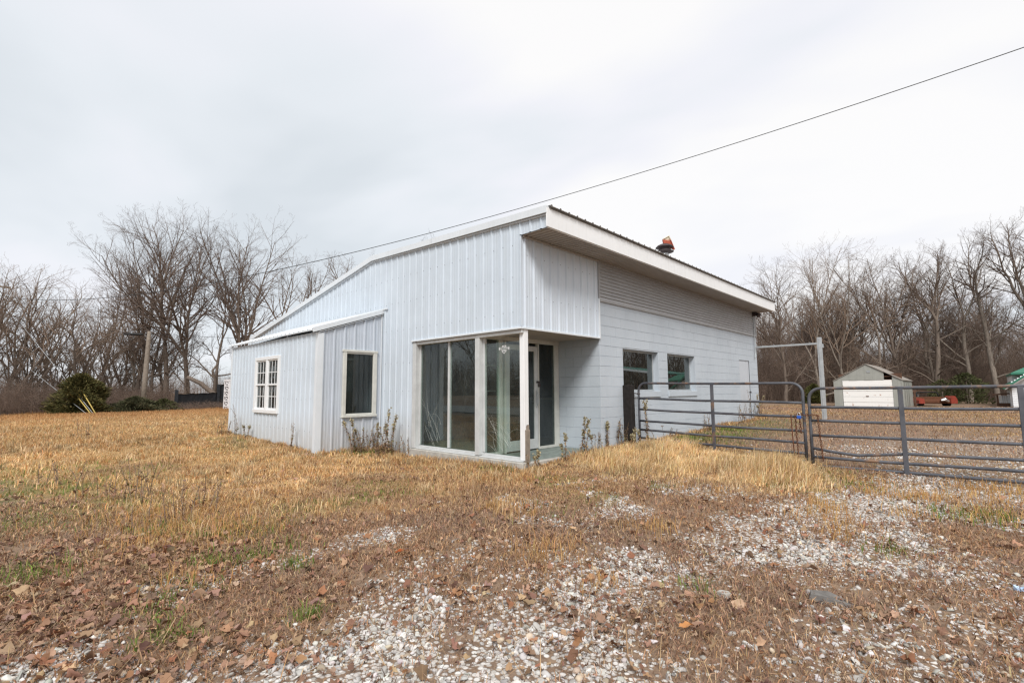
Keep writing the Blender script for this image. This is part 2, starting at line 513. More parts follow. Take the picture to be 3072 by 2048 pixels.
def m_grav(x, y):
    out = np.zeros(x.shape)
    for p, w in zip(GRAV, GW):
        out = np.maximum(out, soft(p, x, y, .45)*w)
    yard = np.where(y < 3.4, 1.0, .45)*((y < 9.5) & (y > -9) & (x > 1.2))
    spots = np.clip((fbm(x+31, y+57, .9, 4)-.53)*8, 0, 1)*.62*yard
    return np.clip(np.maximum(out, spots), 0, 1)
def m_leaf(x, y):
    a = np.maximum(soft(LEAFP, x, y, .5), soft(LEAF2, x, y, .35)*.8)
    return np.clip(np.maximum(a*np.clip(fbm(x+3, y-9, 1.6, 3)*2.2-.25, .15, 1), .10+.10*(fbm(x, y, .8, 3) > .55)), 0, 1)

FOOT = (-12.6, .0, 0.02, 11.85)
def in_building(x, y, g=0.0):
    main = (x > -12.5-g) & (x < g) & (y > .02-g) & (y < 11.8+g)
    lt = (x > -9.48-g) & (x < -4.21+g) & (y > -1.46-g) & (y < .1)
    return main | lt

# ------------------------------------------------------------------ ground sheet
def ground():
    def ax(a):
        out = []
        for lo, hi, st in a:
            out += list(np.arange(lo, hi-1e-6, st))
        return np.array(out + [a[-1][1]])
    xs = ax([(-700,-100,60),(-100,-45,5),(-45,-14,.6),(-14,-2,.14),(-2,8,.085),(8,14,.4),(14,60,2.5),(60,100,8),(100,700,60)])
    ys = ax([(-700,-100,60),(-100,-30,6),(-30,-9,.9),(-9,5,.085),(5,13,.16),(13,50,.6),(50,100,4),(100,700,60)])
    X, Y = np.meshgrid(xs, ys, indexing='ij')
    Z = gz(X, Y)
    Z = np.where(in_building(X, Y, -.14), Z-.45, Z)
    nx, ny = X.shape
    verts = np.stack([X, Y, Z], -1).reshape(-1, 3)
    i = np.arange(nx*ny).reshape(nx, ny)
    quads = np.stack([i[:-1, :-1], i[1:, :-1], i[1:, 1:], i[:-1, 1:]], -1).reshape(-1, 4)
    x = verts[:, 0]; y = verts[:, 1]
    col = np.stack([np.maximum(m_straw(x, y), .0), m_green(x, y), m_grav(x, y)], -1)
    t = NT('yard_ground')
    a = t.n('ShaderNodeVertexColor'); a.layer_name = 'Col'
    sp = t.n('ShaderNodeSeparateColor'); t.l(a.outputs[0], sp.inputs[0])
    v = t.coord('Object')
    nA = t.noise(.7, 6, .65, v); nB = t.noise(9, 6, .7, v); nC = t.noise(70, 4, .7, v)
    soil = t.ramp(nB.outputs['Fac'], [(.3, (.115, .080, .058)), (.5, (.19, .130, .092)), (.72, (.28, .195, .13))]).outputs[0]
    soil = t.mix(t.ramp(nC.outputs['Fac'], [(.45, (0,0,0)), (.7, (.7,.7,.7))]).outputs[0], soil, (.30, .215, .15))
    straw = t.ramp(nB.outputs['Fac'], [(.3, (.25, .155, .075)), (.6, (.40, .26, .12)), (.8, (.50, .34, .16))]).outputs[0]
    c = t.mix(sp.outputs[0], soil, straw)
    green = t.ramp(nB.outputs['Fac'], [(.3, (.07, .085, .025)), (.7, (.13, .14, .045))]).outputs[0]
    c = t.mix(t.math('MULTIPLY', sp.outputs[1], .8), c, green)
    vor = t.n('ShaderNodeTexVoronoi'); vor.inputs['Scale'].default_value = 36
    vor.inputs['Randomness'].default_value = 1
    t.l(v, vor.inputs['Vector'])
    vs = t.n('ShaderNodeSeparateColor'); t.l(vor.outputs['Color'], vs.inputs[0])
    stone = t.ramp(vs.outputs[0], [(0, (.36, .33, .295)), (.5, (.54, .51, .475)), (1, (.68, .66, .63))]).outputs[0]
    gap = t.ramp(vor.outputs['Distance'], [(.42, (1, 1, 1)), (.62, (0, 0, 0))]).outputs[0]
    # a stone shows where the gravel mask beats a per-stone threshold
    th = t.math('GREATER_THAN', sp.outputs[2], t.math('ADD', t.math('MULTIPLY', vs.outputs[1], .75), .18))
    sm = t.math('MULTIPLY', th, gap)
    c = t.mix(sm, c, stone)
    h = t.math('ADD', t.math('MULTIPLY', nC.outputs['Fac'], .4), t.math('ADD', t.math('MULTIPLY', sm, .6), t.math('MULTIPLY', nB.outputs['Fac'], .5)))
    t.bsdf(c, .95, 0, .1, t.bump(h, .6, .02))
    me = fast_mesh('ground', verts, quads=quads, mat=t.m, col=col, smooth=True)
    o = mesh_obj('ground', me)
    tag(o, 'rough yard ground of brown thatch, tan turf and pale gravel around the metal building', 'ground', kind='structure')
    return o
ground()
def road():
    xs = np.linspace(-120, 60, 200); ys = np.linspace(-17.5, -11, 12)
    X, Y = np.meshgrid(xs, ys, indexing='ij')
    V = np.stack([X, Y, ground_z(X, Y)+.06], -1).reshape(-1, 3)
    i = np.arange(X.size).reshape(X.shape)
    q = np.stack([i[:-1, :-1], i[1:, :-1], i[1:, 1:], i[:-1, 1:]], -1).reshape(-1, 4)
    o = mesh_obj('road', fast_mesh('road', V, quads=q, mat=mat_plain('worn_asphalt', (.26, .26, .255), .9, .12, 2, 0, .2, .2), smooth=True))
    tag(o, 'worn grey country road mirrored in the shop panes', 'road', kind='structure')
road()

# ------------------------------------------------------------------ scatter
CAM = np.array([5.352, -5.829, 1.154])
FWD = np.array([-math.sin(.7617), math.cos(.7617)]); RGT = np.array([math.cos(.7617), math.sin(.7617)])
def cdist(x, y): return np.hypot(x-CAM[0], y-CAM[1])
def in_view(x, y, margin=.28):
    f = (x-CAM[0])*FWD[0] + (y-CAM[1])*FWD[1]
    r = (x-CAM[0])*RGT[0] + (y-CAM[1])*RGT[1]
    return (f > .9) & (np.abs(r) < f*(1.053+margin)+.8)
def sample(n, x0, x1, y0, y1, dens):
    """n random trial points kept with probability dens(x,y)"""
    x = rng.uniform(x0, x1, n); y = rng.uniform(y0, y1, n)
    k = in_view(x, y) & ~in_building(x, y, .02)
    x = x[k]; y = y[k]
    p = dens(x, y)
    k = rng.random(len(x)) < p
    return x[k], y[k]

def blades(x, y, h, w, lean, az, col, curl=.5):
    """three-joint grass blades; returns verts, quads, tris, cols"""
    n = len(x); z = gz(x, y) - .006
    dx = np.cos(az); dy = np.sin(az)
    tw = az + math.pi/2 + rng.normal(0, .6, n)
    wx = np.cos(tw)*w*.5; wy = np.sin(tw)*w*.5
    def pt(t, ln):
        return x+dx*h*ln, y+dy*h*ln, z+h*t
    l1 = lean*.42; l2 = lean
    t1 = np.sqrt(np.clip(1-l1**2, .05, 1))*.55; t2 = np.clip(np.sqrt(np.clip(1.05-l2**2, .01, 1)), .02, 1)*(1-curl*.35*lean)
    bx, by, bz = x, y, z
    mx, my, mz = pt(t1, l1*.8)
    ex, ey, ez = pt(t2, l2)
    V = np.empty((n, 5, 3), np.float32)
    V[:, 0] = np.stack([bx-wx, by-wy, bz], -1); V[:, 1] = np.stack([bx+wx, by+wy, bz], -1)
    V[:, 2] = np.stack([mx-wx*.8, my-wy*.8, mz], -1); V[:, 3] = np.stack([mx+wx*.8, my+wy*.8, mz], -1)
    V[:, 4] = np.stack([ex, ey, ez], -1)
    C = np.repeat(col[:, None, :], 5, 1)
    return V, C
def blade_obj(name, parts, label, cat):
    V = np.concatenate([p[0] for p in parts]); C = np.concatenate([p[1] for p in parts])
    n = len(V); b = np.arange(n, dtype=np.int32)[:, None]*5
    quads = b + np.array([[0, 1, 3, 2]]); tris = b + np.array([[2, 3, 4]])
    me = fast_mesh(name, V.reshape(-1, 3), quads, tris, M['grass'], C.reshape(-1, 3))
    return tag(mesh_obj(name, me), label, cat, kind='stuff')
def pick(n, cols, jit=.15):
    cols = np.array(cols); i = rng.integers(0, len(cols), n)
    return np.clip(cols[i]*(1+rng.normal(0, jit, (n, 1)))*(1+rng.normal(0, .05, (n, 3))), .004, .9)

STRAWC = [(.64,.43,.205),(.57,.36,.165),(.68,.49,.265),(.47,.285,.13),(.62,.43,.235),(.50,.265,.105),(.40,.30,.17)]
MATC = [(.25,.155,.11),(.18,.11,.08),(.33,.22,.15),(.28,.155,.09),(.12,.075,.058),(.44,.31,.20),(.38,.235,.13)]
GRC = [(.13,.20,.035),(.18,.235,.05),(.10,.16,.03),(.24,.25,.08)]
def lod(x, y, near, far, p=1.6):
    d = cdist(x, y)
    return np.clip((near/np.maximum(d, near))**p, far, 1)

def grass():
    P = []
    # tan turf
    x, y = sample(900000, -14, 4.2, -7, 5, lambda x, y: m_straw(x, y)*lod(x, y, 5.0, .10, 1.3)*(1-.95*m_green(x, y))*.80*np.clip(fbm(x+60, y, 2.2, 3)*2.4-.35, .15, 1))
    d = cdist(x, y); n = len(x)
    tone = fbm(x+7, y+77, .6, 3)
    c = pick(n, STRAWC, .2)*np.clip(.45+1.1*tone, .4, 1.4)[:, None]
    mk = np.clip((fbm(x+120, y+33, .45, 3)-.50)*5, 0, .75)[:, None]
    c = c*(1-mk)+pick(n, MATC)*1.15*mk
    P.append(blades(x, y, rng.uniform(.03, .12, n)*np.clip(2.2*fbm(x+9, y, 1.7, 3)-.25, .3, 1.7), (.0028+.0006*d)*rng.uniform(.6, 1.7, n), rng.uniform(.25, 1.0, n), rng.uniform(0, 6.283, n), c))
    x, y = sample(420000, -34, -9, -9, 6, lambda x, y: m_straw(x, y)*.8*lod(x, y, 15, .2, 1.2))
    d = cdist(x, y); n = len(x)
    c = pick(n, STRAWC)*(.70+.6*fbm(x+7, y+77, .5, 3))[:, None]
    rim = np.clip((d-22)/8, 0, 1)[:, None]
    c = c*(1-rim*.6) + np.array([(.40, .19, .07)])*rim*.6
    P.append(blades(x, y, rng.uniform(.06, .16, n)+.10*rim[:, 0], (.0035+.0006*d)*rng.uniform(.7, 1.4, n), rng.uniform(.2, .85, n), rng.uniform(0, 6.283, n), c))
    # shaggy tufts standing above the turf
    x0, y0 = sample(9000, -22, 4.0, -7, 4.5, lambda x, y: m_straw(x, y)*np.clip(fbm(x+33, y+12, .8, 3)*3-1.0, .04, 1)*.9)
    k = 22; m = len(x0)
    sz = np.repeat(rng.uniform(.5, 1.5, m), k); hue = np.repeat(rng.integers(0, 4, m), k)
    x = np.repeat(x0, k)+rng.normal(0, .035, m*k)*sz; y = np.repeat(y0, k)+rng.normal(0, .035, m*k)*sz
    n = len(x); d = cdist(x, y)
    tc_ = np.array([(.62,.43,.23),(.50,.28,.12),(.40,.31,.18),(.68,.51,.31)])[hue]*(1+rng.normal(0, .15, (n, 1)))
    kk = ~in_building(x, y, .03)
    x, y, d, sz, tc_ = x[kk], y[kk], d[kk], sz[kk], np.clip(tc_[kk], .02, .9); n = len(x)
    P.append(blades(x, y, rng.uniform(.05, .15, n)*sz, (.0026+.00055*d)*rng.uniform(.6, 1.5, n), rng.uniform(.15, .95, n), rng.uniform(0, 6.283, n), tc_))
    # fringe along the wall foot
    ex = []; ey = []
    for (xa, ya, xb, yb, k) in ((-9.5,-1.53,-4.2,-1.53,2600),(-4.13,-1.45,-4.13,-.1,700),(-4.1,-.09,-3.1,-.09,500),(-3.1,-.10,.0,-.10,900),(.07,.1,.07,3.0,900),(.08,3.2,.08,11.7,3600),(-9.56,-1.5,-9.56,0,300)):
        t = rng.random(k); o_ = np.abs(rng.normal(0, .09, k))
        nx_, ny_ = (yb-ya), -(xb-xa); q_ = math.hypot(nx_, ny_)
        ex.append(xa+(xb-xa)*t+nx_/q_*o_); ey.append(ya+(yb-ya)*t+ny_/q_*o_)
    x = np.concatenate(ex); y = np.concatenate(ey); n = len(x); d = cdist(x, y)
    P.append(blades(x, y, rng.uniform(.05, .17, n)*np.clip(2.4*fbm(x+9, y+2, 1.3, 3)-.4, .3, 1.5), (.003+.0006*d)*rng.uniform(.6, 1.5, n), rng.uniform(.1, .85, n), rng.uniform(0, 6.283, n), pick(n, STRAWC+MATC[2:4])))
    # behind the gates and out to the back field
    x, y = sample(330000, -6, 12, 3.6, 40, lambda x, y: (1-.8*m_grav(x, y))*lod(x, y, 11, .12, 1.2)*.55)
    d = cdist(x, y); n = len(x)
    f = np.clip(fbm(x+20, y+4, .35, 3)*3-1.05, 0, 1)[:, None]
    c = pick(n, STRAWC)*.75*f + pick(n, MATC)*1.25*(1-f)
    P.append(blades(x, y, rng.uniform(.03, .10, n), (.003+.0006*d)*rng.uniform(.7, 1.4, n), rng.uniform(.3, .95, n), rng.uniform(0, 6.283, n), c))
    blade_obj('dry_turf', P, 'short tan dead turf spreading over the yard up to the metal walls', 'grass')
    # tall straw in front of the gate, combed towards the drive
    x, y = sample(90000, -.3, 4.3, -.4, 4.2, lambda x, y: m_tall(x, y)*.8*np.clip(fbm(x+2, y+8, 1.9, 3)*2.6-.35, .05, 1))
    n = len(x); d = cdist(x, y)
    edge = np.clip(sdist(TALL, x, y)/.6, .35, 1)
    c = pick(n, [(.74,.54,.30),(.66,.46,.235),(.80,.62,.39),(.56,.37,.17),(.70,.48,.24)], .22)*np.clip(.4+1.15*fbm(x, y+30, 2.1, 3), .5, 1.3)[:, None]
    a = blades(x, y, rng.uniform(.10, .33, n)*edge*np.clip(2.4*fbm(x+50, y, 1.6, 3)-.45, .3, 1.4), (.0022+.00042*d)*rng.uniform(.6, 1.8, n), rng.uniform(.1, .92, n), rng.normal(.6, 1.2, n), c)
    P2 = [a]
    for (tx, ty, s, k) in [(4.15,-.14,.16,260),(4.38,1.38,.14,160),(4.91,1.56,.14,160),(4.66,1.33,.12,120),(5.34,2.58,.3,420),(5.54,1.84,.35,420),(4.39,-.71,.09,90),(1.73,-2.09,.18,220),(4.08,.4,.12,150),(2.86,-2.79,.17,230),(5.3,.89,.22,220),(.1,-4.55,.3,500),(.55,-4.1,.22,260),(-.5,-4.6,.4,500),(3.45,-3.0,.1,90),(1.45,-4.9,.16,120),(3.1,-1.7,.12,110),(4.7,.6,.1,90),(4.2,2.2,.2,150),(5.9,2.8,.3,300)]:
        x = tx+rng.normal(0, s, k); y = ty+rng.normal(0, s, k); d = cdist(x, y)
        c = pick(k, [(.52,.31,.12),(.46,.25,.09),(.56,.36,.15)])
        P2.append(blades(x, y, rng.uniform(.06, .20, k), (.0022+.0004*d)*rng.uniform(.7, 1.3, k), rng.uniform(.15, .8, k), rng.uniform(0, 6.283, k), c))
    blade_obj('straw_grass', P2, 'tall pale straw grass bunched in front of the tube gates', 'grass')
    # dead brown thatch lying on the drive
    P3 = []
    x, y = sample(800000, -2.5, 8, -6, 3.6, lambda x, y: (1-.88*m_grav(x, y))*(1-.5*m_straw(x, y))*(1-.7*m_green(x, y))*lod(x, y, 3.6, .16, 1.3)*.72*np.clip(fbm(x+11, y+5, 3.0, 3)*2.4-.3, .10, 1))
    n = len(x); d = cdist(x, y)
    f = np.clip(fbm(x+2, y+61, .9, 3)*2.6-.9, 0, 1)[:, None]
    c = pick(n, MATC, .22)*(1.25-f*.25) + f*np.array([(.10, .05, .015)])
    P3.append(blades(x, y, rng.uniform(.025, .085, n), (.0020+.0006*d)*rng.uniform(.6, 1.7, n), 1-np.abs(rng.normal(0, .16, n)).clip(0, .6), rng.uniform(0, 6.283, n), c))
    # long loose straws
    x, y = sample(30000, -1.5, 7, -6, 2.5, lambda x, y: lod(x, y, 3, .2)*.13*(1-.6*m_grav(x, y)))
    n = len(x)
    P3.append(blades(x, y, rng.uniform(.10, .26, n), rng.uniform(.003, .005, n), rng.uniform(.93, 1.0, n), rng.uniform(0, 6.283, n), pick(n, [(.42,.29,.16),(.36,.22,.12)])))
    blade_obj('dead_thatch', P3, 'matted dark brown dead grass lying over the gravel drive', 'grass')
    # green blades
    P4 = []
    x, y = sample(560000, -14, 4, -7.5, 12, lambda x, y: m_green(x, y)*lod(x, y, 5, .12)*.9*np.clip(fbm(x+70, y+41, 2.5, 3)*2.8-.6, .1, 1))
    n = len(x); d = cdist(x, y)
    P4.append(blades(x, y, rng.uniform(.03, .10, n), (.0028+.0006*d)*rng.uniform(.7, 1.3, n), rng.uniform(.2, .95, n), rng.uniform(0, 6.283, n), pick(n, GRC+[(.26,.22,.08)])))
    for (tx, ty, s, k) in [(-.18,-4.72,.13,160),(1.06,-4.66,.09,120),(1.21,-4.43,.10,140),(1.62,-4.24,.07,90),(2.21,-5.14,.09,130),(1.83,-5.14,.07,70),(2.46,-4.51,.045,110),(5.11,.84,.18,200),(5.45,1.03,.2,200),(4.76,-.84,.1,70),(.33,-4.4,.16,160),(.6,-5.62,.13,140),(1.08,-4.12,.14,80),(2.18,-1.92,.2,60),(1.52,-4.97,.12,100),(.4,-5.7,.15,120),(4.2,1.9,.2,120),(-.3,-.25,.2,160),(2.4,-.1,.1,60),(3.95,-2.6,.08,50),(.95,5.9,.3,500),(.55,7.5,.3,500),(.5,5.0,.2,300),(.9,4.6,.25,260),(-4.0,-.62,.25,260),(-3.6,-.5,.2,180)]:
        x = tx+rng.normal(0, s, k); y = ty+rng.normal(0, s, k); d = cdist(x, y)
        P4.append(blades(x, y, rng.uniform(.04, .12, k), (.003+.0006*d)*rng.uniform(.8, 1.4, k), rng.uniform(.2, .95, k), rng.uniform(0, 6.283, k), pick(k, GRC)))
    blade_obj('green_grass', P4, 'fresh green grass showing through the dead turf in patches', 'grass')
grass()

def rand_rot(n, tilt):
    """n rotation matrices: random yaw, tilt about a random horizontal axis"""
    yaw = rng.uniform(0, 6.283, n); t = rng.normal(0, tilt, n); a = rng.uniform(0, 6.283, n)
    cz, sz = np.cos(yaw), np.sin(yaw)
    Rz = np.zeros((n, 3, 3)); Rz[:, 0, 0] = cz; Rz[:, 0, 1] = -sz; Rz[:, 1, 0] = sz; Rz[:, 1, 1] = cz; Rz[:, 2, 2] = 1
    ux, uy = np.cos(a), np.sin(a); c, s = np.cos(t), np.sin(t); C1 = 1-c
    Rt = np.zeros((n, 3, 3))
    Rt[:, 0, 0] = c+ux*ux*C1; Rt[:, 0, 1] = ux*uy*C1; Rt[:, 0, 2] = uy*s
    Rt[:, 1, 0] = ux*uy*C1; Rt[:, 1, 1] = c+uy*uy*C1; Rt[:, 1, 2] = -ux*s
    Rt[:, 2, 0] = -uy*s; Rt[:, 2, 1] = ux*s; Rt[:, 2, 2] = c
    return Rt @ Rz

def ico(sub):
    import bmesh
    bm = bmesh.new(); bmesh.ops.create_icosphere(bm, subdivisions=sub, radius=1)
    v = np.array([p.co[:] for p in bm.verts]); f = np.array([[q.index for q in p.verts] for p in bm.faces])
    bm.free(); return v, f
def gravel():
    parts = []
    for sub, n0, rngs, dn, bx in ((2, 85000, (0, 4.2), 1.0, (1.2, 6.8, -6.2, -1.2)), (1, 300000, (4.2, 12), 1.0, (.5, 8.5, -3.6, 9))):
        def dens(x, y):
            d = cdist(x, y); g = m_grav(x, y)
            return np.where((d > rngs[0]) & (d <= rngs[1]), np.clip(g*1.2-.14, .010, 1)*(1-.6*m_tall(x, y))*(lod(x, y, 4, .1, 1.3) if rngs[0] > 0 else 1)*np.clip(fbm(x+8, y+81, 2.2, 4)*5.0-1.75, .04, 1), 0)
        x, y = sample(n0, *bx, dens)
        n = len(x); bv, bf = ico(sub)
        shapes = []
        for k in range(24):
            q = bv.copy()
            for _ in range(8):
                d = rng.normal(0, 1, 3); d /= np.linalg.norm(d)
                q += np.outer(np.maximum(q@d-rng.uniform(.25, .65), 0), -d)*.95
            q *= (1+rng.normal(0, .03, (len(q), 1)))
            shapes.append(q)
        shapes = np.array(shapes)[rng.integers(0, 24, n)]
        d = cdist(x, y)
        s = np.clip(rng.lognormal(math.log(.0118), .48, n), .005, .030)*(1+.055*np.maximum(d-4, 0))
        sc = np.stack([s*rng.uniform(.9, 1.55, n), s*rng.uniform(.8, 1.1, n), s*rng.uniform(.55, .85, n)], -1)
        V = np.einsum('nij,nkj->nki', rand_rot(n, .35), shapes*sc[:, None, :])
        V += np.stack([x, y, gz(x, y)+s*.02+rng.uniform(0, .005, n)], -1)[:, None, :]
        g = rng.normal(.49, .12, n)[:, None]
        c = np.clip(g*np.array([[1, .965, .92]])*(1+rng.normal(0, .02, (n, 3))), .12, .76)
        warm = (rng.random(n) < .12)[:, None]
        c = np.where(warm, c*np.array([[.95, .80, .64]]), c)
        m = len(bv)
        parts.append((V.reshape(-1, 3), (bf[None]+np.arange(n)[:, None, None]*m).reshape(-1, 3), np.repeat(c, m, 0)))
    off = len(parts[0][0])
    V = np.concatenate([parts[0][0], parts[1][0]]); T = np.concatenate([parts[0][1], parts[1][1]+off]); C = np.concatenate([parts[0][2], parts[1][2]])
    me = fast_mesh('gravel', V, tris=T, mat=M['stone'], col=C, smooth=True)
    tag(mesh_obj('gravel', me), 'loose pale limestone gravel scattered over the drive', 'gravel', kind='stuff')
gravel()

def leaf_shapes():
    out = []
    for k in range(10):
        lob = 5; pts = []
        L = [1.0, .85, .6, .6, .85]
        n = 15
        ang0 = math.pi/2
        for i in range(n):
            a = ang0 + 2*math.pi*i/n
            r = (1.0 if i % 3 == 0 else (.74, .85, .92)[k % 3])*(1.0-.25*abs(math.sin((a-ang0)/2)))*rng.uniform(.72, 1.15)
            pts.append((r*math.cos(a), r*math.sin(a)))
        p = np.array(pts); p[:, 0] *= rng.uniform(.45, .95)
        c1, c2, c3 = rng.uniform(.2, 1.1), rng.uniform(-.5, .8), rng.uniform(-.4, .4)
        z = c1*p[:, 0]**2 + c2*p[:, 1]**2 + c3*p[:, 0]*p[:, 1] + rng.normal(0, .14, n)
        V = np.concatenate([[(0, 0, -.05)], np.stack([p[:, 0], p[:, 1], z], -1)])
        out.append(V)
    T = np.array([(0, 1+i, 1+(i+1) % 15) for i in range(15)])
    return np.array(out), T
LS, LT_ = leaf_shapes()
LEAFC = [(.29,.17,.11),(.23,.13,.085),(.34,.21,.13),(.18,.105,.075),(.40,.27,.17),(.27,.13,.07),(.30,.19,.14),(.37,.24,.16)]
def leaves():
    x, y = sample(75000, -4, 7.5, -6.5, 2.5, lambda x, y: m_leaf(x, y)*lod(x, y, 4, .12, 1.1)*.95)
    n = len(x)
    S = LS[rng.integers(0, len(LS), n)]
    s = np.clip(rng.lognormal(math.log(.025), .42, n), .012, .052)
    V = np.einsum('nij,nkj->nki', rand_rot(n, .6), S*s[:, None, None])
    V += np.stack([x, y, gz(x, y)+.014+rng.uniform(0, .022, n)], -1)[:, None, :]
    c = pick(n, LEAFC, .2)
    me = fast_mesh('fallen_leaves', V.reshape(-1, 3), tris=(LT_[None]+np.arange(n)[:, None, None]*16).reshape(-1, 3), mat=M['leaf'], col=np.repeat(c, 16, 0))
    tag(mesh_obj('fallen_leaves', me), 'curled brown fallen leaves littering the drive and turf', 'leaves', kind='stuff')
leaves()
def big_leaf(x, y, s, col, label, k):
    S = LS[k]*s
    V = (S*np.array([1, 1, .55])) @ rand_rot(1, .08)[0].T
    V[:, 2] -= V[:, 2].min()
    me = fast_mesh('fallen_leaf', V, tris=LT_, mat=M['leaf'], col=np.repeat(np.array([col]), 16, 0))
    o = mesh_obj('fallen_leaf', me); o.location = (x, y, float(gz(x, y))+.025)
    tag(o, label, 'leaf', 'single big fallen leaves')
big_leaf(4.12, -3.19, .062, (.52, .24, .09), 'big bright orange fallen leaf lying on grey pebbles', 2)
big_leaf(3.25, -3.55, .060, (.55, .38, .22), 'pale tan lobed leaf lying beside the white pebble patch', 5)
big_leaf(2.0, -3.6, .05, (.33, .08, .02), 'reddish brown leaf standing out in the dark thatch', 8)

# ================================================================== the metal and block building
B = empty('commercial_building', (0, 0, 0))
tag(B, 'white metal and painted block shop with a wide slanted eave and glazed corner entry', 'building')
def bpart(mb, name, mat, parent=None, **kw):
    return mb.build(name, mat, parent if parent is not None else B, **kw)

RIB = .2286
def rib_profile(s0, s1, phase=0.0, breaks=()):
    pts = []
    k0 = int(math.floor((s0-phase)/RIB))-1
    r = phase + k0*RIB
    while r < s1 + RIB:
        pts += [(r-.044, 0), (r-.041, -.005), (r-.032, -.005), (r-.030, 0), (r-.013, .021), (r+.013, .021), (r+.030, 0)]
        for m in (.37, .63):
            c = r+RIB*m
            pts += [(c-.012, 0), (c-.006, .0035), (c+.006, .0035), (c+.012, 0)]
        r += RIB
    S = np.array([p[0] for p in pts]); H = np.array([p[1] for p in pts])
    inner = [(s, h) for s, h in pts if s0 < s < s1]
    ends = [(s0, float(np.interp(s0, S, H))), (s1, float(np.interp(s1, S, H)))]
    br = [(b, float(np.interp(b, S, H))) for b in breaks if s0 < b < s1]
    return sorted(inner+ends+br)
def ribbed_wall(mb, axis, s0, s1, const, out, zb, zt, phase=0.0, breaks=()):
    fb = zb if callable(zb) else (lambda s: zb)
    ft = zt if callable(zt) else (lambda s: zt)
    pr = rib_profile(s0, s1, phase, breaks)
    P = (lambda s, h, z: (s, const+out*h, z)) if axis == 'x' else (lambda s, h, z: (const+out*h, s, z))
    vs = []; fs = []
    for s, h in pr:
        vs += [P(s, h, fb(s)), P(s, h, ft(s))]
    for i in range(len(pr)-1):
        a = 2*i
        fs.append((a, a+2, a+3, a+1))
    mb.add(vs, fs)
def screws(mb, axis, s0, s1, const, out, rows, phase=0.0, ok=lambda s, z: True):
    r = phase + math.ceil((s0-phase)/RIB)*RIB
    while r < s1:
        for z in rows:
            zz = z + rng.normal(0, .006)
            ss = r + .05
            if ok(ss, zz):
                d = .0045
                if axis == 'x': mb.box(ss-d, ss+d, min(const, const+out*.006), max(const, const+out*.006), zz-d, zz+d)
                else: mb.box(min(const, const+out*.006), max(const, const+out*.006), ss-d, ss+d, zz-d, zz+d)
        r += RIB

def add_screws(o, sc):
    import bmesh
    o.data.materials.append(M['steel_screw'])
    bm = bmesh.new(); bm.from_mesh(o.data)
    vs = [bm.verts.new(v) for v in sc.v]
    for q in sc.f:
        fc = bm.faces.new([vs[i] for i in q]); fc.material_index = 1
    bm.to_mesh(o.data); bm.free()
EX, ZFT, ZFB = .6056, 4.061, 3.737      # eave overhang, fascia top and bottom
XR, ZR = -4.65, 4.283                   # ridge
XL, ZL = -12.52, 2.99
L = 11.79; YR = 2.2865; ZOB = 2.181; ZSB = 2.943
def roof_top(x):
    return ZR + (ZFT-ZR)*(x-XR)/(EX-XR) if x >= XR else ZR + (ZL-ZR)*(x-XR)/(XL-XR)
wall_top = lambda x: roof_top(x)-.10

# --- front wall sheets
mb = MB()
ribbed_wall(mb, 'x', XL, -3.045, 0, -1, -.22, wall_top, breaks=(XR,))
ribbed_wall(mb, 'x', -3.045, 0.0, 0, -1, ZOB, wall_top)
ribbed_wall(mb, 'x', 0.0, EX, 0, -1, ZFB, wall_top)
front = bpart(mb, 'front_wall', M['metal'], normals=False)
sc = MB()
screws(sc, 'x', -12, EX, -.0, -1, (.45, 1.15, 1.75, 2.45, 3.05, 3.60), ok=lambda s, z: z < wall_top(s)-.15 and (s < -3.1 or z > ZOB+.05) and (s < -.02 or z > 3.75) and not (s < -4.2 and z < 2.95))
add_screws(front, sc)
# --- side overhang sheet
mb = MB()
ribbed_wall(mb, 'y', 0.0, YR-.012, 0, 1, ZOB, ZFB-.01, phase=.11)
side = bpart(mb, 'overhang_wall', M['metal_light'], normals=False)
sc = MB()
screws(sc, 'y', 0, YR-.05, 0, 1, (2.72, 3.42), phase=.11)
add_screws(side, sc)
# edge trims of the overhang
mb = MB()
mb.box(-.012, .017, -.017, .012, ZOB+.013, ZFB-.012, .005)
bpart(mb, 'corner_bead', M['metal'])
mb = MB()
mb.box(-.004, .030, YR-.012, YR+.026, ZSB+.021, ZFB-.005, .002)
bpart(mb, 'corner_bead', M['siding'])
mb = MB()
mb.box(-3.06, .016, -.030, .010, ZOB-.022, ZOB+.012, .004)
mb.box(-.010, .030, .012, YR, ZOB-.022, ZOB+.012, .004)
mb.box(-.004, .032, YR-.030, YR+.012, ZOB-.020, ZSB+.02, .004)
bpart(mb, 'edge_trim', M['trim'])

# --- roof sheets (ribs run down the slope)
def roof_sheet(mb, x0, z0, x1, z1, y0, y1):
    pr = rib_profile(y0, y1)
    ln = math.hypot(x1-x0, z1-z0); nx, nz = -(z1-z0)/ln, (x1-x0)/ln
    if nz < 0: nx, nz = -nx, -nz
    vs = []; fs = []
    for s, h in pr:
        vs += [(x0+nx*h, s, z0+nz*h), (x1+nx*h, s, z1+nz*h)]
    for i in range(len(pr)-1):
        a = 2*i
        fs.append((a, a+2, a+3, a+1))
    mb.add(vs, fs)
mb = MB()
roof_sheet(mb, EX+.075, ZFT-.006, XR, ZR-.012, -.02, 11.93)
roof_sheet(mb, XR, ZR-.012, XL-.1, ZL-.03, -.02, 11.93)
roof = bpart(mb, 'roof', M['roof_metal'], normals=False)
mb = MB()
mb.box(EX-.03, EX+.040, .0, 11.90, ZFT-.030, ZFT-.012)
mb.build('eave_closure', M['slate_wood'], roof)
mb = MB()
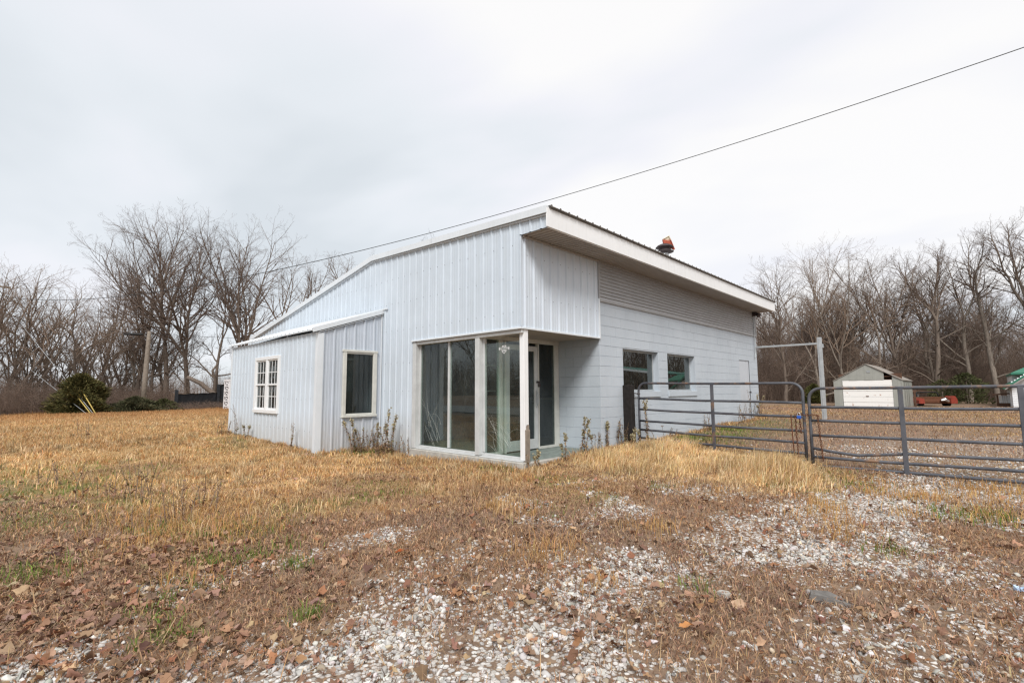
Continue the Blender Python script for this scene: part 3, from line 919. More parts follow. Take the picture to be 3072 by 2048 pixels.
mb.prism([(XR-.16, ZR-.005), (XR, ZR+.028), (XR+.16, ZR+.018), (XR+.16, ZR+.010), (XR, ZR+.018), (XR-.16, ZR-.015)], 'y', -.05, 11.93)
mb.build('ridge_cap', M['trim'], roof)

# --- rake trim on the gable
def slant(mb, x0, z0, x1, z1, h, y0, y1):
    mb.prism([(x0, z0), (x1, z1), (x1, z1-h), (x0, z0-h)], 'y', y0, y1)
mb = MB()
slant(mb, EX+.018, ZFT+.004, XR, ZR+.004, .115, -.075, .012)
slant(mb, XR, ZR+.004, XL, ZL+.004, .115, -.075, .012)
slant(mb, EX+.012, ZFT-.122, XR, ZR-.122, .016, -.042, -.004)
slant(mb, XR, ZR-.122, XL, ZL-.122, .016, -.042, -.004)
bpart(mb, 'rake_trim', M['trim'])
mb = MB()
slant(mb, -2.35, roof_top(-2.35)+.006, -2.36, roof_top(-2.36)+.006, .118, -.078, -.07)
bpart(mb, 'trim_seam', M['galv'])

# --- soffit, fascia
mb = MB()
pr = []; s = 0.02
while s < 11.84:
    pr += [(s, ZFB), (s+.048, ZFB), (s+.056, ZFB+.024), (s+.094, ZFB+.024)]
    s += .1016
vs = []; fs = []
for yy, z in pr: vs += [(-.0, yy, z), (EX-.002, yy, z)]
for i in range(len(pr)-1): fs.append((2*i, 2*i+1, 2*i+3, 2*i+2))
mb.add(vs, fs)
sf_ = bpart(mb, 'soffit', M['soffit'], normals=False)
sf_.data.materials.append(M['soffit_recess'])
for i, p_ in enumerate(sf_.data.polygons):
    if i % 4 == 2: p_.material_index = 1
mb = MB()
mb.box(EX, EX+.022, -.062, 11.88, ZFB-.012, ZFT-.026, .003)
mb.box(EX-.03, EX-.001, .002, 11.87, ZFB-.012, ZFB-.004)
bpart(mb, 'fascia', M['fascia'])
mb = MB()
mb.box(.022, .045, .03, YR-.02, ZFB-.035, ZFB-.004, .003)
bpart(mb, 'soffit_channel', M['soffit'])
mb = MB()
mb.box(.0, EX, 11.86, 11.88, ZFB, ZFT-.05)
bpart(mb, 'soffit_end', M['fascia'])

# --- lap siding above the block
mb = MB()
z = ZSB
vs = []; fs = []; prof = []
while z < ZFB+.02:
    prof += [(.006, z-.002), (.034, z), (.036, z+.006), (.016, z+.0655)]
    z += .0695
for x, zz in prof: vs += [(x, YR+.013, zz), (x, L, zz)]
for i in range(len(prof)-1): fs.append((2*i, 2*i+1, 2*i+3, 2*i+2))
mb.add(vs, fs)
sid = bpart(mb, 'lap_siding', M['siding'], normals=False)
mb = MB()
mb.box(-.01, .034, YR+.014, L+.005, ZSB-.030, ZSB-.002, .003)
mb.box(-.002, .036, L-.07, L+.012, ZSB, ZFB, .003)
mb.build('siding_trim', M['siding'], sid)

# --- painted block walls
def rect_minus(rects, o):
    out = []
    for (a, b, c, d) in rects:
        if o[0] >= b or o[1] <= a or o[2] >= d or o[3] <= c: out.append((a, b, c, d)); continue
        if a < o[0]: out.append((a, o[0], c, d))
        if b > o[1]: out.append((o[1], b, c, d))
        aa, bb = max(a, o[0]), min(b, o[1])
        if c < o[2]: out.append((aa, bb, c, o[2]))
        if d > o[3]: out.append((aa, bb, o[3], d))
    return [r for r in out if r[1]-r[0] > .004 and r[3]-r[2] > .004]
def block_wall(mb, s0, s1, z0, z1, openings, P, z_ref=2.0335, joint=.008):
    base = [(s0, s1, z0, z1)]
    for o in openings: base = rect_minus(base, o)
    for (a, b, c, d) in base:
        mb.quad(P(a, -.0055, c), P(b, -.0055, c), P(b, -.0055, d), P(a, -.0055, d))
    k = math.floor((z0-z_ref)/.2032)
    while z_ref+k*.2032 < z1:
        c0, c1 = z_ref+k*.2032, z_ref+(k+1)*.2032
        b = s0 - (.2032 if k % 2 else 0)
        filled = rng.random() < .45
        while b < s1:
            rs = [(max(b, s0), min(b+.4064, s1), max(c0, z0), min(c1, z1))]
            for o in openings: rs = rect_minus(rs, o)
            for (a1, b1, d0, d1) in rs:
                h = rng.uniform(-.0008, .0022)
                gzz = joint*(rng.uniform(.25, 1.0) if not filled else rng.uniform(.05, .5)); gs = rng.uniform(.0, .0016)
                ia, ib, ic, id_ = a1+gs, b1-gs, d0+gzz*.5, d1-gzz*.5
                e = .003
                vs = [P(ia, -.0055, ic), P(ib, -.0055, ic), P(ib, -.0055, id_), P(ia, -.0055, id_),
                      P(ia+e*.4, h, ic+e), P(ib-e*.4, h, ic+e), P(ib-e*.4, h, id_-e), P(ia+e*.4, h, id_-e)]
                mb.add(vs, [(4,5,6,7), (0,1,5,4), (1,2,6,5), (2,3,7,6), (3,0,4,7)])
            b += .4064
        k += 1
W1 = (3.143, 4.75, 1.125, 2.040); W2 = (5.175, 6.781, 1.125, 2.040); BD = (10.064, 10.99, -.6, 2.07)
mb = MB()
block_wall(mb, YR, L, -.35, ZSB+.02, [W1, W2, BD], lambda s, h, z: (h, s, z))
bpart(mb, 'block_side_wall', M['block'], normals=False)
mb = MB()
block_wall(mb, -1.05, 0.0, -.35, ZOB+.04, [], lambda s, h, z: (s, YR-h, z))
bpart(mb, 'porch_block_wall', M['block'], normals=False)
mb = MB()
mb.box(-12.5, -.02, L-.16, L-.004, -.4, 2.92)
mb.prism([(-12.5, 2.9), (-.02, 2.9), (-.02, 3.72), (-.02, 3.95), (XR, 4.15), (-12.45, 2.95)], 'y', L-.14, L-.006)
bpart(mb, 'rear_wall', M['block'])
mb = MB()
mb.box(-12.5, -12.35, .02, L-.18, -.4, 2.85)
bpart(mb, 'end_wall', M['metal'])

# --- block-wall windows
def shop_window(o, label):
    y0, y1, z0, z1 = o
    t = .003
    f = MB()
    for (a, b, c, d) in ((y0, y0+.02, z0, z1), (y1-.02, y1, z0, z1), (y0+.02, y1-.02, z1-.02, z1)):
        f.box(-.19, -.006, a-t if a == y0 else a, b+t if b == y1 else b, c, d+t if d == z1 else d)
    w = bpart(f, 'shop_window', M['block'])
    w['label'] = label
    f = MB()
    for (a, b, c, d) in ((y0+.02, y0+.055, z0, z1-.02), (y1-.055, y1-.02, z0, z1-.02), (y0+.055, y1-.055, z1-.055, z1-.02), (y0+.055, y1-.055, z0, z0+.035)):
        f.box(-.17, -.135, a, b, c, d, .004)
    f.build('frame', M['galv'], w)
    g = MB(); g.box(-.156, -.150, y0+.05, y1-.05, z0+.03, z1-.05); g.build('glass', M['glass_win'], w)
    s = MB(); s.box(-.13, .028, y0-.01, y1+.01, z0-.135, z0, .008); s.build('sill', M['block'], w)
shop_window(W1, 'recessed shop window next to the black timber post')
shop_window(W2, 'recessed shop window behind the tube gate')
# --- flush back door
y0, y1, z1 = BD[0], BD[1], BD[3]
d = MB(); d.box(-.09, -.012, y0+.035, y1-.035, .10, z1-.035, .004)
door = bpart(d, 'side_door', M['door_grey'])
d = MB()
d.box(-.10, -.020, y0, y0+.028, -.1, z1); d.box(-.10, -.020, y1-.028, y1, -.1, z1); d.box(-.10, -.020, y0+.028, y1-.028, z1-.028, z1)
d.build('frame', M['door_grey'], door)
d = MB(); d.tube([(-.012, y1-.11, 1.06), (.03, y1-.11, 1.06)], .012, 8); d.tube([(.03, y1-.11, 1.06), (.055, y1-.11, 1.06)], [.026, .024], 10)
d.build('handle', M['dark_iron'], door)

# --- storefront
YG = .12
f = MB()
f.box(-3.045, -2.93, .0, .16, .012, ZOB-.03, .004)                 # left jamb
f.box(-2.93, -.0, .012, .15, ZOB-.085, ZOB-.024, .003)             # head
f.box(-2.93, -.10, YG-.035, YG+.035, .022, .070, .004)             # sill bar
f.box(-3.05, -.02, .03, YG-.036, .006, .026, .004)               # sill plate
f.box(-2.005, -1.955, YG-.03, YG+.03, .082, ZOB-.085, .003)
f.box(-1.145, -1.03, .015, YG+.04, .034, ZOB-.085, .004)
f.box(-1.03, -.985, YG-.02, YG+.035, .082, ZOB-.085, .003)
f.box(-2.93, -2.895, YG-.025, YG+.025, .082, ZOB-.085, .003)
sf = bpart(f, 'storefront_frame', M['store_frame'])
def pane(x0, x1, z0, z1, label):
    g = MB(); g.box(x0, x1, YG-.003, YG+.003, z0, z1)
    o = bpart(g, 'shop_pane', M['glass']); o['label'] = label
    return o
p1 = pane(-2.895, -2.005, .082, ZOB-.085, 'narrow scratched glass pane beside the white jamb')
p2 = pane(-1.955, -1.145, .082, ZOB-.085, 'middle glass pane of the shop front')
p3 = pane(-.985, -.10, .082, 1.985, 'glass pane with a white sticker, open gap above it')
def cracks(parent, ox, oz, n, x0, x1, seed):
    r = np.random.default_rng(seed); c = MB()
    for i in range(n):
        a = math.pi/2 + r.normal(.3, .45); ln = r.uniform(.2, 1.0); cv = r.normal(.3, 1.1)
        pts = []; x, z = ox+r.uniform(-.22, .22), oz+r.uniform(-.05, .4)
        for k in range(7):
            if x0+.01 < x < x1-.01 and z < 1.9: pts.append((x, YG-.005, z))
            x += math.cos(a)*ln/6; z += math.sin(a)*ln/6; a += cv/6
        if len(pts) > 2: c.tube(pts, [.0012*(1-.8*j/len(pts)) for j in range(len(pts))], 4)
    c.build('scratch_marks', M['crack'], parent)
cracks(p1, -2.45, .12, 11, -2.895, -2.005, 1)
cracks(p3, -.5, .10, 16, -.985, -.10, 2)
# sticker: bar and shield with lettering
S = MB()
cx, cz, yy = -.505, 1.875, YG-.006
def flat(mb, poly, y): mb.prism([(cx+a*.72, cz+b*.72) for a, b in poly], 'y', y-.0012, y)
def ring(mb, poly, t, y):
    n = len(poly); P = np.array(poly); c = P.mean(0)
    Q = c + (P-c)*(1-t)
    for i in range(n):
        j = (i+1) % n
        flat(mb, [tuple(P[i]), tuple(P[j]), tuple(Q[j]), tuple(Q[i])], y)
ring(S, [(-.17, .032), (.17, .032), (.17, -.032), (-.17, -.032)], .10, yy)
ring(S, [(-.075, .038), (-.055, .075), (-.02, .068), (0, .08), (.02, .068), (.055, .075), (.075, .038)], .22, yy)
ring(S, [(-.075, -.038), (.075, -.038), (.07, -.075), (.0, -.125), (-.07, -.075)], .22, yy)
st = S.build('sticker', M['sticker'], p3)
def letters(txt, size, x, z, parent):
    cu = bpy.data.curves.new('lettering', 'FONT'); cu.body = txt; cu.size = size
    cu.align_x = 'CENTER'; cu.align_y = 'CENTER'; cu.extrude = .0006
    to = bpy.data.objects.new('lettering_source', cu); COL.objects.link(to)
    bpy.context.view_layer.update()
    dg = bpy.context.evaluated_depsgraph_get()
    me = bpy.data.meshes.new_from_object(to.evaluated_get(dg))
    me.transform(Matrix.Translation((x, yy-.001, z)) @ Matrix.Rotation(math.pi/2, 4, 'X'))
    bpy.data.objects.remove(to)
    me.materials.clear(); me.materials.append(M['sticker'])
    return me
def join_meshes(o, extra):
    import bmesh
    bm = bmesh.new(); bm.from_mesh(o.data)
    for e in extra: bm.from_mesh(e)
    bm.to_mesh(o.data); bm.free()
join_meshes(st, [letters('HARLEY-DAVIDSON', .027, cx, cz, p3), letters('MOTOR', .021, cx, cz+.040, p3), letters('CYCLES', .020, cx, cz-.045, p3)])

# corner post
f = MB(); f.box(-.098, .002, YG-.055, YG+.05, .03, ZOB-.024, .004)
post = bpart(f, 'corner_post', M['fascia'])
f = MB(); f.box(-.03, .020, YG-.045, YG+.06, -.02, .52, .006); f.prism([(-.028, .50), (.018, .50), (.016, .60), (-.004, .55)], 'y', YG-.02, YG+.04)
f.build('split_wood', M['wood_grey'], post)

# slab and porch floor
f = MB(); f.box(-3.09, .035, -.022, .14, -.32, .004, .012); f.box(-.075, .03, .142, YR-.01, -.32, -.004, .01)
slab = bpart(f, 'concrete_sill', M['concrete'])
f = MB(); f.box(-1.05, -.077, .142, YR-.006, -.30, -.006); bpart(f, 'porch_floor', M['porch_floor'])
# porch ceiling
mb = MB(); pr = []; s = .16
while s < YR-.1:
    pr += [(s, ZOB-.016), (s+.048, ZOB-.016), (s+.056, ZOB+.006), (s+.094, ZOB+.006)]; s += .1016
vs = []; fs = []
for q, z in pr: vs += [(-1.05, q, z), (-.012, q, z)]
for i in range(len(pr)-1): fs.append((2*i, 2*i+1, 2*i+3, 2*i+2))
mb.add(vs, fs); bpart(mb, 'porch_ceiling', M['soffit'], normals=False)
# entry wall x = -1.05 with the door and side light
f = MB(); XD = -1.05
for (a, b) in ((.155, .19), (.51, .60), (.655, .70), (1.617, 1.645), (2.137, YR-.006)):
    f.box(XD-.045, XD+.03, a, b, .0, ZOB-.09, .004)
f.box(XD-.045, XD+.032, .155, YR-.006, ZOB-.09, ZOB-.005)
f.box(XD-.035, XD+.022, 1.645, 2.137, .0, .05); f.box(XD-.035, XD+.022, .19, .51, .0, .05)
bpart(f, 'entry_frame', M['cream'])
f = MB()
f.box(XD-.025, XD+.02, .705, .80, .02, 2.03, .003); f.box(XD-.025, XD+.02, 1.505, 1.610, .02, 2.03, .003)
f.box(XD-.025, XD+.02, .80, 1.505, .02, .21, .003); f.box(XD-.025, XD+.02, .80, 1.505, 1.93, 2.03, .003)
ed = bpart(f, 'entry_door', M['store_frame'])
f = MB(); f.box(XD-.004, XD+.002, .79, 1.515, .20, 1.94); f.build('glass', M['glass_dark'], ed)
f = MB(); f.box(XD+.02, XD+.04, 1.545, 1.575, .82, 1.16, .004); f.tube([(XD+.04, 1.56, .86), (XD+.075, 1.56, .90), (XD+.075, 1.56, 1.08), (XD+.04, 1.56, 1.12)], .010, 8)
f.build('handle', M['galv'], ed)
f = MB(); f.box(XD+.02, XD+.045, 1.56, 1.66, 1.30, 1.34, .005); f.box(XD+.03, XD+.06, 1.60, 1.65, 1.22, 1.29, .008); f.tube([(XD+.045, 1.61, 1.29), (XD+.045, 1.61, 1.325), (XD+.045, 1.64, 1.325), (XD+.045, 1.64, 1.29)], .005, 6)
f.build('padlock', M['dark_iron'], ed)
f = MB(); f.box(XD-.002, XD+.004, 1.645, 2.137, .05, 2.09); bpart(f, 'side_light', M['glass_dark'])
f = MB(); f.box(XD-.002, XD+.004, .19, .51, .05, 2.09); bpart(f, 'entry_light', M['glass'])

# --- inside, dimly seen through the glass
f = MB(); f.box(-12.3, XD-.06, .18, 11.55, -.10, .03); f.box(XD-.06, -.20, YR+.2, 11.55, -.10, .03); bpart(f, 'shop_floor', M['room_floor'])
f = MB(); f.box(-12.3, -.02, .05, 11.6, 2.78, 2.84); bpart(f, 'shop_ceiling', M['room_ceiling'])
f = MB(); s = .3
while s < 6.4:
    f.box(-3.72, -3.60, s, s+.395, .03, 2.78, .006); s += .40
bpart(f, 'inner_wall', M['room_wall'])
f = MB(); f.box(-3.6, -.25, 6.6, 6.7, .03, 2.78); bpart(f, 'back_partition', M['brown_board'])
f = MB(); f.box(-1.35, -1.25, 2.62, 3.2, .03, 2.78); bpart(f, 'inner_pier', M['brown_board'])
sh = empty('shelf_post', (-2.75, 1.6, .03)); tag(sh, 'pale post with two small shelf brackets inside the dark shop', 'shelf')
f = MB(); f.box(-.06, .06, -.06, .06, 0, 2.74, .004); f.build('post', M['counter'], sh)
for zz in (1.10, 1.66):
    f = MB(); f.box(.03, .42, -.10, .10, zz, zz+.035, .004); f.build('bracket', M['vinyl_white'], sh)
ct = empty('counter', (-2.0, 3.5, .03)); tag(ct, 'long pale counter standing inside the shop behind the glass', 'counter')
f = MB(); f.box(-1.2, .4, -.35, .35, .9, .95, .006); f.build('top', M['counter'], ct)
f = MB(); f.box(-1.15, .35, -.30, .30, 0, .9); f.build('front_panel', M['room_wall'], ct)

# --- lean-to at the front
LX0, LX1, LY = -9.478, -4.213, -1.458
LZ = 2.331
DW = (-7.5675, -6.1276, .695, 1.957); SW = (-.887, -.189, .663, 1.982)
mb = MB()
ribbed_wall(mb, 'x', LX0, DW[0], LY, -1, -.22, LZ+.03, phase=.05)
ribbed_wall(mb, 'x', DW[1], LX1, LY, -1, -.22, LZ+.03, phase=.05)
ribbed_wall(mb, 'x', DW[0], DW[1], LY, -1, -.22, DW[2], phase=.05)
ribbed_wall(mb, 'x', DW[0], DW[1], LY, -1, DW[3], LZ+.03, phase=.05)
lw = bpart(mb, 'lean_to_front_wall', M['metal'], normals=False)
sc = MB()
screws(sc, 'x', LX0+.1, LX1, LY, -1, (.35, 1.0, 1.62, 2.2), phase=.05, ok=lambda s, z: not (DW[0]-.1 < s < DW[1]+.1 and DW[2]-.1 < z < DW[3]+.1))
add_screws(lw, sc)
lt_top = lambda y: 2.337 + (2.857-2.337)*(y-LY)/(-LY)
mb = MB()
ribbed_wall(mb, 'y', LY, SW[0], LX1, 1, -.22, lt_top, phase=.02)
ribbed_wall(mb, 'y', SW[1], -.004, LX1, 1, -.22, lt_top, phase=.02)
ribbed_wall(mb, 'y', SW[0], SW[1], LX1, 1, -.22, SW[2], phase=.02)
ribbed_wall(mb, 'y', SW[0], SW[1], LX1, 1, SW[3], lt_top, phase=.02)
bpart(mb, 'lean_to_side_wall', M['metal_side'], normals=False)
mb = MB(); mb.prism([(LY+.01, -.3), (-.03, -.3), (-.03, 2.83), (LY+.01, 2.31)], 'x', LX0+.004, LX0+.02); bpart(mb, 'lean_to_end_wall', M['metal'])
mb = MB()
pr = rib_profile(LX0-.09, LX1+.03, .05)
vs = []; fs = []
for s, h in pr: vs += [(s, LY-.095, 2.412+h), (s, -.022, 2.955+h)]
for i in range(len(pr)-1): fs.append((2*i, 2*i+2, 2*i+3, 2*i+1))
mb.add(vs, fs)
lr = bpart(mb, 'lean_to_roof', M['trim'], normals=False)
mb = MB(); mb.box(LX0-.09, LX1+.03, LY-.092, LY-.080, 2.388, 2.412); mb.build('eave_drip', M['trim'], lr)
mb = MB()
mb.prism([(LY-.135, 2.435), (LY-.135, 2.338), (-.012, 2.881), (-.012, 2.978)], 'x', LX1+.022, LX1+.062)
mb.prism([(LY-.02, 2.36), (LY-.02, 2.342), (-.012, 2.848), (-.012, 2.866)], 'x', LX1+.021, LX1+.045)
mb.build('rake_trim', M['trim'], lr)
mb = MB(); s = LX0
while s < LX1-.2:
    mb.box(s, s+.6, -.036, -.021, 2.958, 2.99); s += .612
mb.build('roof_flashing', M['trim'], lr)
mb = MB()
mb.prism([(LX1-.075, LY-.026), (LX1+.026, LY-.026), (LX1+.026, LY+.100), (LX1+.001, LY+.100), (LX1+.001, LY-.001), (LX1-.075, LY-.001)], 'z', -.25, LZ+.012)
bpart(mb, 'corner_trim', M['trim'])
mb = MB(); mb.box(LX0-.012, LX0+.07, LY-.024, LY-.001, -.25, LZ, .004); bpart(mb, 'corner_trim', M['trim'])
mb = MB(); mb.box(LX1+.001, LX1+.03, -.045, -.021, -.22, 2.86, .003); bpart(mb, 'wall_channel', M['trim'])

# double window in the lean-to front
def dbl_window():
    x0, x1, z0, z1 = DW; y = LY
    f = MB()
    f.box(x0-.035, x1+.035, y-.045, y+.02, z1-.045, z1+.035, .005); f.box(x0-.035, x1+.035, y-.055, y+.02, z0-.035, z0+.045, .005)
    f.box(x0-.035, x0+.045, y-.045, y+.02, z0+.045, z1-.045, .005); f.box(x1-.045, x1+.035, y-.045, y+.02, z0+.045, z1-.045, .005)
    xm = (x0+x1)/2
    f.box(xm-.055, xm+.055, y-.04, y+.02, z0+.045, z1-.045, .005)
    w = bpart(f, 'double_window', M['vinyl_white'])
    zm = (z0+z1)/2
    for (a, b) in ((x0+.045, xm-.055), (xm+.055, x1-.045)):
        for (c, d, dy) in ((zm-.02, z1-.045, 0.0), (z0+.045, zm+.022, .016)):
            s = MB(); t = .032
            yy0 = y-.024+dy
            s.box(a, a+t, yy0, yy0+.03, c, d, .003); s.box(b-t, b, yy0, yy0+.03, c, d, .003)
            s.box(a+t, b-t, yy0, yy0+.03, c, c+t*1.25, .003); s.box(a+t, b-t, yy0, yy0+.03, d-t, d, .003)
            for i in (1, 2):
                g = a+t+(b-a-2*t)*i/3; s.box(g-.008, g+.008, yy0+.012, yy0+.02, c+t*1.25, d-t)
            g = (c+t+d-t)/2+.004; s.box(a+t, b-t, yy0+.0125, yy0+.0195, g-.008, g+.008)
            so = s.build('sash', M['vinyl_white'], w)
            gl = MB(); gl.box(a+t*.8, b-t*.8, yy0+.022, yy0+.026, c+t, d-t*.8); gl.build('glass', M['glass_dark'], w)
dbl_window()
y0, y1, z0, z1 = SW
f = MB()
f.box(LX1-.01, LX1+.042, y0-.04, y0+.035, z0+.0, z1, .005); f.box(LX1-.01, LX1+.042, y1-.04, y1+.05, z0+.0, z1, .005)
f.box(LX1-.01, LX1+.048, y0-.055, y1+.065, z1, z1+.05, .005); f.box(LX1-.01, LX1+.06, y0-.05, y1+.06, z0-.05, z0, .006)
f.box(LX1-.02, LX1+.025, y0+.035, y1-.04, z0, z0+.03, .004); f.box(LX1-.02, LX1+.025, y0+.035, y1-.04, z1-.035, z1, .004)
w = bpart(f, 'side_window', M['cream'])
f = MB(); f.box(LX1-.004, LX1+.002, y0+.03, y1-.035, z0+.025, z1-.03); f.build('glass', M['glass_dark'], w)

# --- roof vent with its tipped hood
vx, vy = -.585, 6.475
f = MB(); f.lathe(vx, vy, [(.105, 4.02), (.105, 4.86)], 20); f.lathe(vx, vy, [(.19, 4.10), (.15, 4.16), (.106, 4.20)], 20)
vent = bpart(f, 'roof_vent', M['galv'], smooth=True)
f = MB(); f.lathe(vx, vy, [(.10, 4.85), (.235, 4.895), (.24, 4.905), (.15, 4.95), (.165, 4.975), (.15, 5.02), (.235, 5.015), (.24, 5.025), (.19, 5.075), (.10, 5.115), (0, 5.12)], 22)
f.build('vent_cap', M['dark_iron'], vent, smooth=True)
H = MB()
A = Vector((-.561, 6.40, 5.08)); Bq = Vector((-.60, 6.40, 5.235)); Cq = Vector((-.50, 6.56, 5.345)); D = Vector((-.40, 6.66, 4.965))
nrm = (Bq-A).cross(D-A).normalized()
if nrm.dot(Vector((5.35, -5.8, 1.15))-A) < 0: nrm = -nrm
back = [p - nrm*.02 for p in (A, Bq, Cq, D)]
H.add([tuple(p) for p in (A, Bq, Cq, D)]+[tuple(p) for p in back], [(0,1,2,3), (7,6,5,4), (0,4,5,1), (1,5,6,2), (2,6,7,3), (3,7,4,0)])
for (p, q) in ((A, Bq), (Bq, Cq), (Cq, D), (D, A)): H.tube([p+nrm*.02, q+nrm*.02], .014, 6)
H.tube([Bq*.6+A*.4-nrm*.02, (vx, vy, 5.11)], .01, 6); H.tube([A-nrm*.02, (vx+.1, vy, 5.07)], .012, 6)
H.build('tipped_hood', M['hood'], vent)

# --- conduit and lamp at the back corner
f = MB(); f.tube([(.045, 11.52, 3.70), (.045, 11.52, 2.35), (.045, 11.50, 2.25), (.06, 11.42, 2.18)], .014, 8); bpart(f, 'conduit', M['galv'])
f = MB(); f.box(.03, .15, 11.45, 11.62, 3.60, 3.725, .01); f.tube([(.15, 11.53, 3.66), (.23, 11.50, 3.60)], [.05, .085], 12)
bpart(f, 'flood_lamp', M['dark_iron'])

# ================================================================== gates
def arc(cx, cz, r, a0, a1, n=7):
    return [(cx+r*math.cos(a0+(a1-a0)*i/(n-1)), cz+r*math.sin(a0+(a1-a0)*i/(n-1))) for i in range(n)]
def gate(name, label, p0, p1, dz, height, uprights, rails, bent=None, r=.024):
    """tube gate in its own x-z plane, p0 -> p1 on the ground plan"""
    d = Vector((p1[0]-p0[0], p1[1]-p0[1], 0)); ln = d.length
    o = empty(name, (p0[0], p0[1], p0[2]), math.atan2(d.y, d.x))
    tag(o, label, 'gate', 'tube gates across the drive')
    sl = dz/ln
    P = lambda x, z: (x, 0, z+sl*x)
    rad = .17
    f = MB()
    pts = [(0, 0.0), (0, height-rad)] + arc(rad, height-rad, rad, math.pi, math.pi/2)[1:] + \
          [(ln-rad, height)] + arc(ln-rad, height-rad, rad, math.pi/2, 0)[1:] + [(ln, 0.0)]
    # subdivide long straight runs so the tube can sag a little
    dense = []
    for a, b in zip(pts[:-1], pts[1:]):
        k = max(1, int(math.hypot(b[0]-a[0], b[1]-a[1])/.4))
        for i in range(k):
            t = i/k; dense.append((a[0]+(b[0]-a[0])*t, a[1]+(b[1]-a[1])*t))
    dense.append(pts[-1])
    f.tube([P(x, z-.010*math.sin(math.pi*x/ln)) for x, z in dense], r, 10)
    f.build('outer_tube', M['gate'], o, smooth=True)
    for i, z in enumerate(rails):
        f = MB()
        n = 12; q = []
        for k in range(n+1):
            x = ln*k/n
            off = -.008*math.sin(math.pi*x/ln)+.003*math.sin(i*2.1+k*.9)
            if bent and bent[0] == i and x < bent[1]:
                off -= bent[2]*math.sin(math.pi*x/bent[1])**1.5
            q.append(P(x, z+off))
        f.tube(q, r*.94, 10)
        f.build('rail', M['gate'], o, smooth=True)
    for x in uprights:
        f = MB()
        lz = rails[-1]
        f.box(x-.030, x+.030, -.034, -.012, lz+sl*x-.03, height+sl*x-.02, .003)
        f.box(x-.030, x-.024, -.012, .020, lz+sl*x-.03, height+sl*x-.02, .001)
        f.build('upright', M['gate'], o)
    return o, P, sl
RAILS = [.955, .727, .495, .309, .139, .012]
g1, P1, s1 = gate('tube_gate', 'grey tube gate hung beside the block wall and chained at its other end',
                  (.165, 3.47, .022), (3.255, 3.285, 0), -.048, 1.275, [1.585], RAILS)
f = MB()
f.tube([(-.16, .02, 1.05), (-.06, -.02, 1.06), (0, -.03, 1.04), (.03, 0, 1.05), (0, .03, 1.05), (-.14, .03, 1.06)], .010, 6)
f.build('hinge', M['dark_iron'], g1)
f = MB(); f.tube([(-.05, 0, .10), (-.03, 0, .12), (.0, -.03, .13)], .012, 6)
f.build('hinge', M['dark_iron'], g1)
g2, P2, s2 = gate('tube_gate', 'grey rust flecked tube gate with a bent lower rail, crossing the gravel drive',
                  (3.345, 3.265, -.075), (7.02, 3.32, 0), .04, 1.235, [1.175, 2.40], [.935, .72, .49, .285, .145, .012], bent=(3, 1.17, .075))
# chain, ropes of chain and blue lock
def chain(name, label, pts, link_len=.042, r=.0052):
    o_f = MB()
    V = [Vector(p) for p in pts]
    acc = []
    for a, b in zip(V[:-1], V[1:]):
        n = max(1, int((b-a).length/link_len/.72))
        for i in range(n): acc.append((a+(b-a)*((i+.5)/n), (b-a).normalized()))
    for i, (c, d) in enumerate(acc):
        up = Vector((0, 1, 0)) if abs(d.y) < .8 else Vector((1, 0, 0))
        u = d.cross(up).normalized(); w = d.cross(u)
        q = u if i % 2 else w
        ring = []
        for k in range(9):
            t = 2*math.pi*k/8
            ring.append(c + d*math.cos(t)*link_len*.5 + q*math.sin(t)*link_len*.28)
        o_f.tube(ring, r, 5, cap=False)
    o = o_f.build(name, M['rust'], smooth=True)
    tag(o, label, 'chain', 'rusty chains on the gates')
    return o
gy = 3.25
chain('chain', 'rusty chain looped round both gate ends', [(3.12, gy, .735), (3.22, gy-.035, .75), (3.30, gy-.05, .72), (3.40, gy-.04, .74), (3.47, gy+.0, .72), (3.42, gy+.06, .73), (3.30, gy+.07, .74), (3.16, gy+.06, .75)])
chain('chain', 'short rusty chain dangling below the blue lock', [(3.205, gy-.03, .66), (3.21, gy-.03, .54), (3.215, gy-.03, .44)], .05, .007)
chain('chain', 'thin rusty chain hanging over the second gate beside the chained end', [(3.46, gy-.03, .72), (3.475, gy-.03, .45), (3.49, gy-.03, .18), (3.50, gy-.03, .02)])
chain('chain', 'thin rusty chain hanging over the first gate beside the blue lock', [(3.135, gy+.0, .72), (3.145, gy-.03, .4), (3.16, gy-.03, .0)])
f = MB(); f.tube([(3.075, gy-.01, .74), (3.085, gy-.03, .4), (3.10, gy-.03, -.02)], .009, 6)
tag(f.build('iron_rod', M['rust']), 'rusty iron rod hanging from the first gate rails', 'rod')
lk = empty('padlock', (3.20, gy-.05, .70)); tag(lk, 'blue padlock holding the chain between the gates', 'padlock')
f = MB(); f.box(-.032, .032, -.014, .014, -.03, .022, .008); f.build('body', M['blue_plastic'], lk)
f = MB(); f.tube([(-.02, 0, .02), (-.02, 0, .055), (0, 0, .07), (.02, 0, .055), (.02, 0, .02)], .005, 6); f.build('shackle', M['galv'], lk)
# black timber post beside the wall
pz = float(ground_z(.12, 3.2))
f = MB()
f.box(-.10, .10, -.075, .075, -.3, 1.24, .014)
tp = f.build('timber_post', M['black_wood'])
tp.location = (.115, 3.16, pz); tp.rotation_euler = (R(-1.0), R(-1.2), 0)
tag(tp, 'black tarred timber post leaning beside the block wall at the gate', 'post')

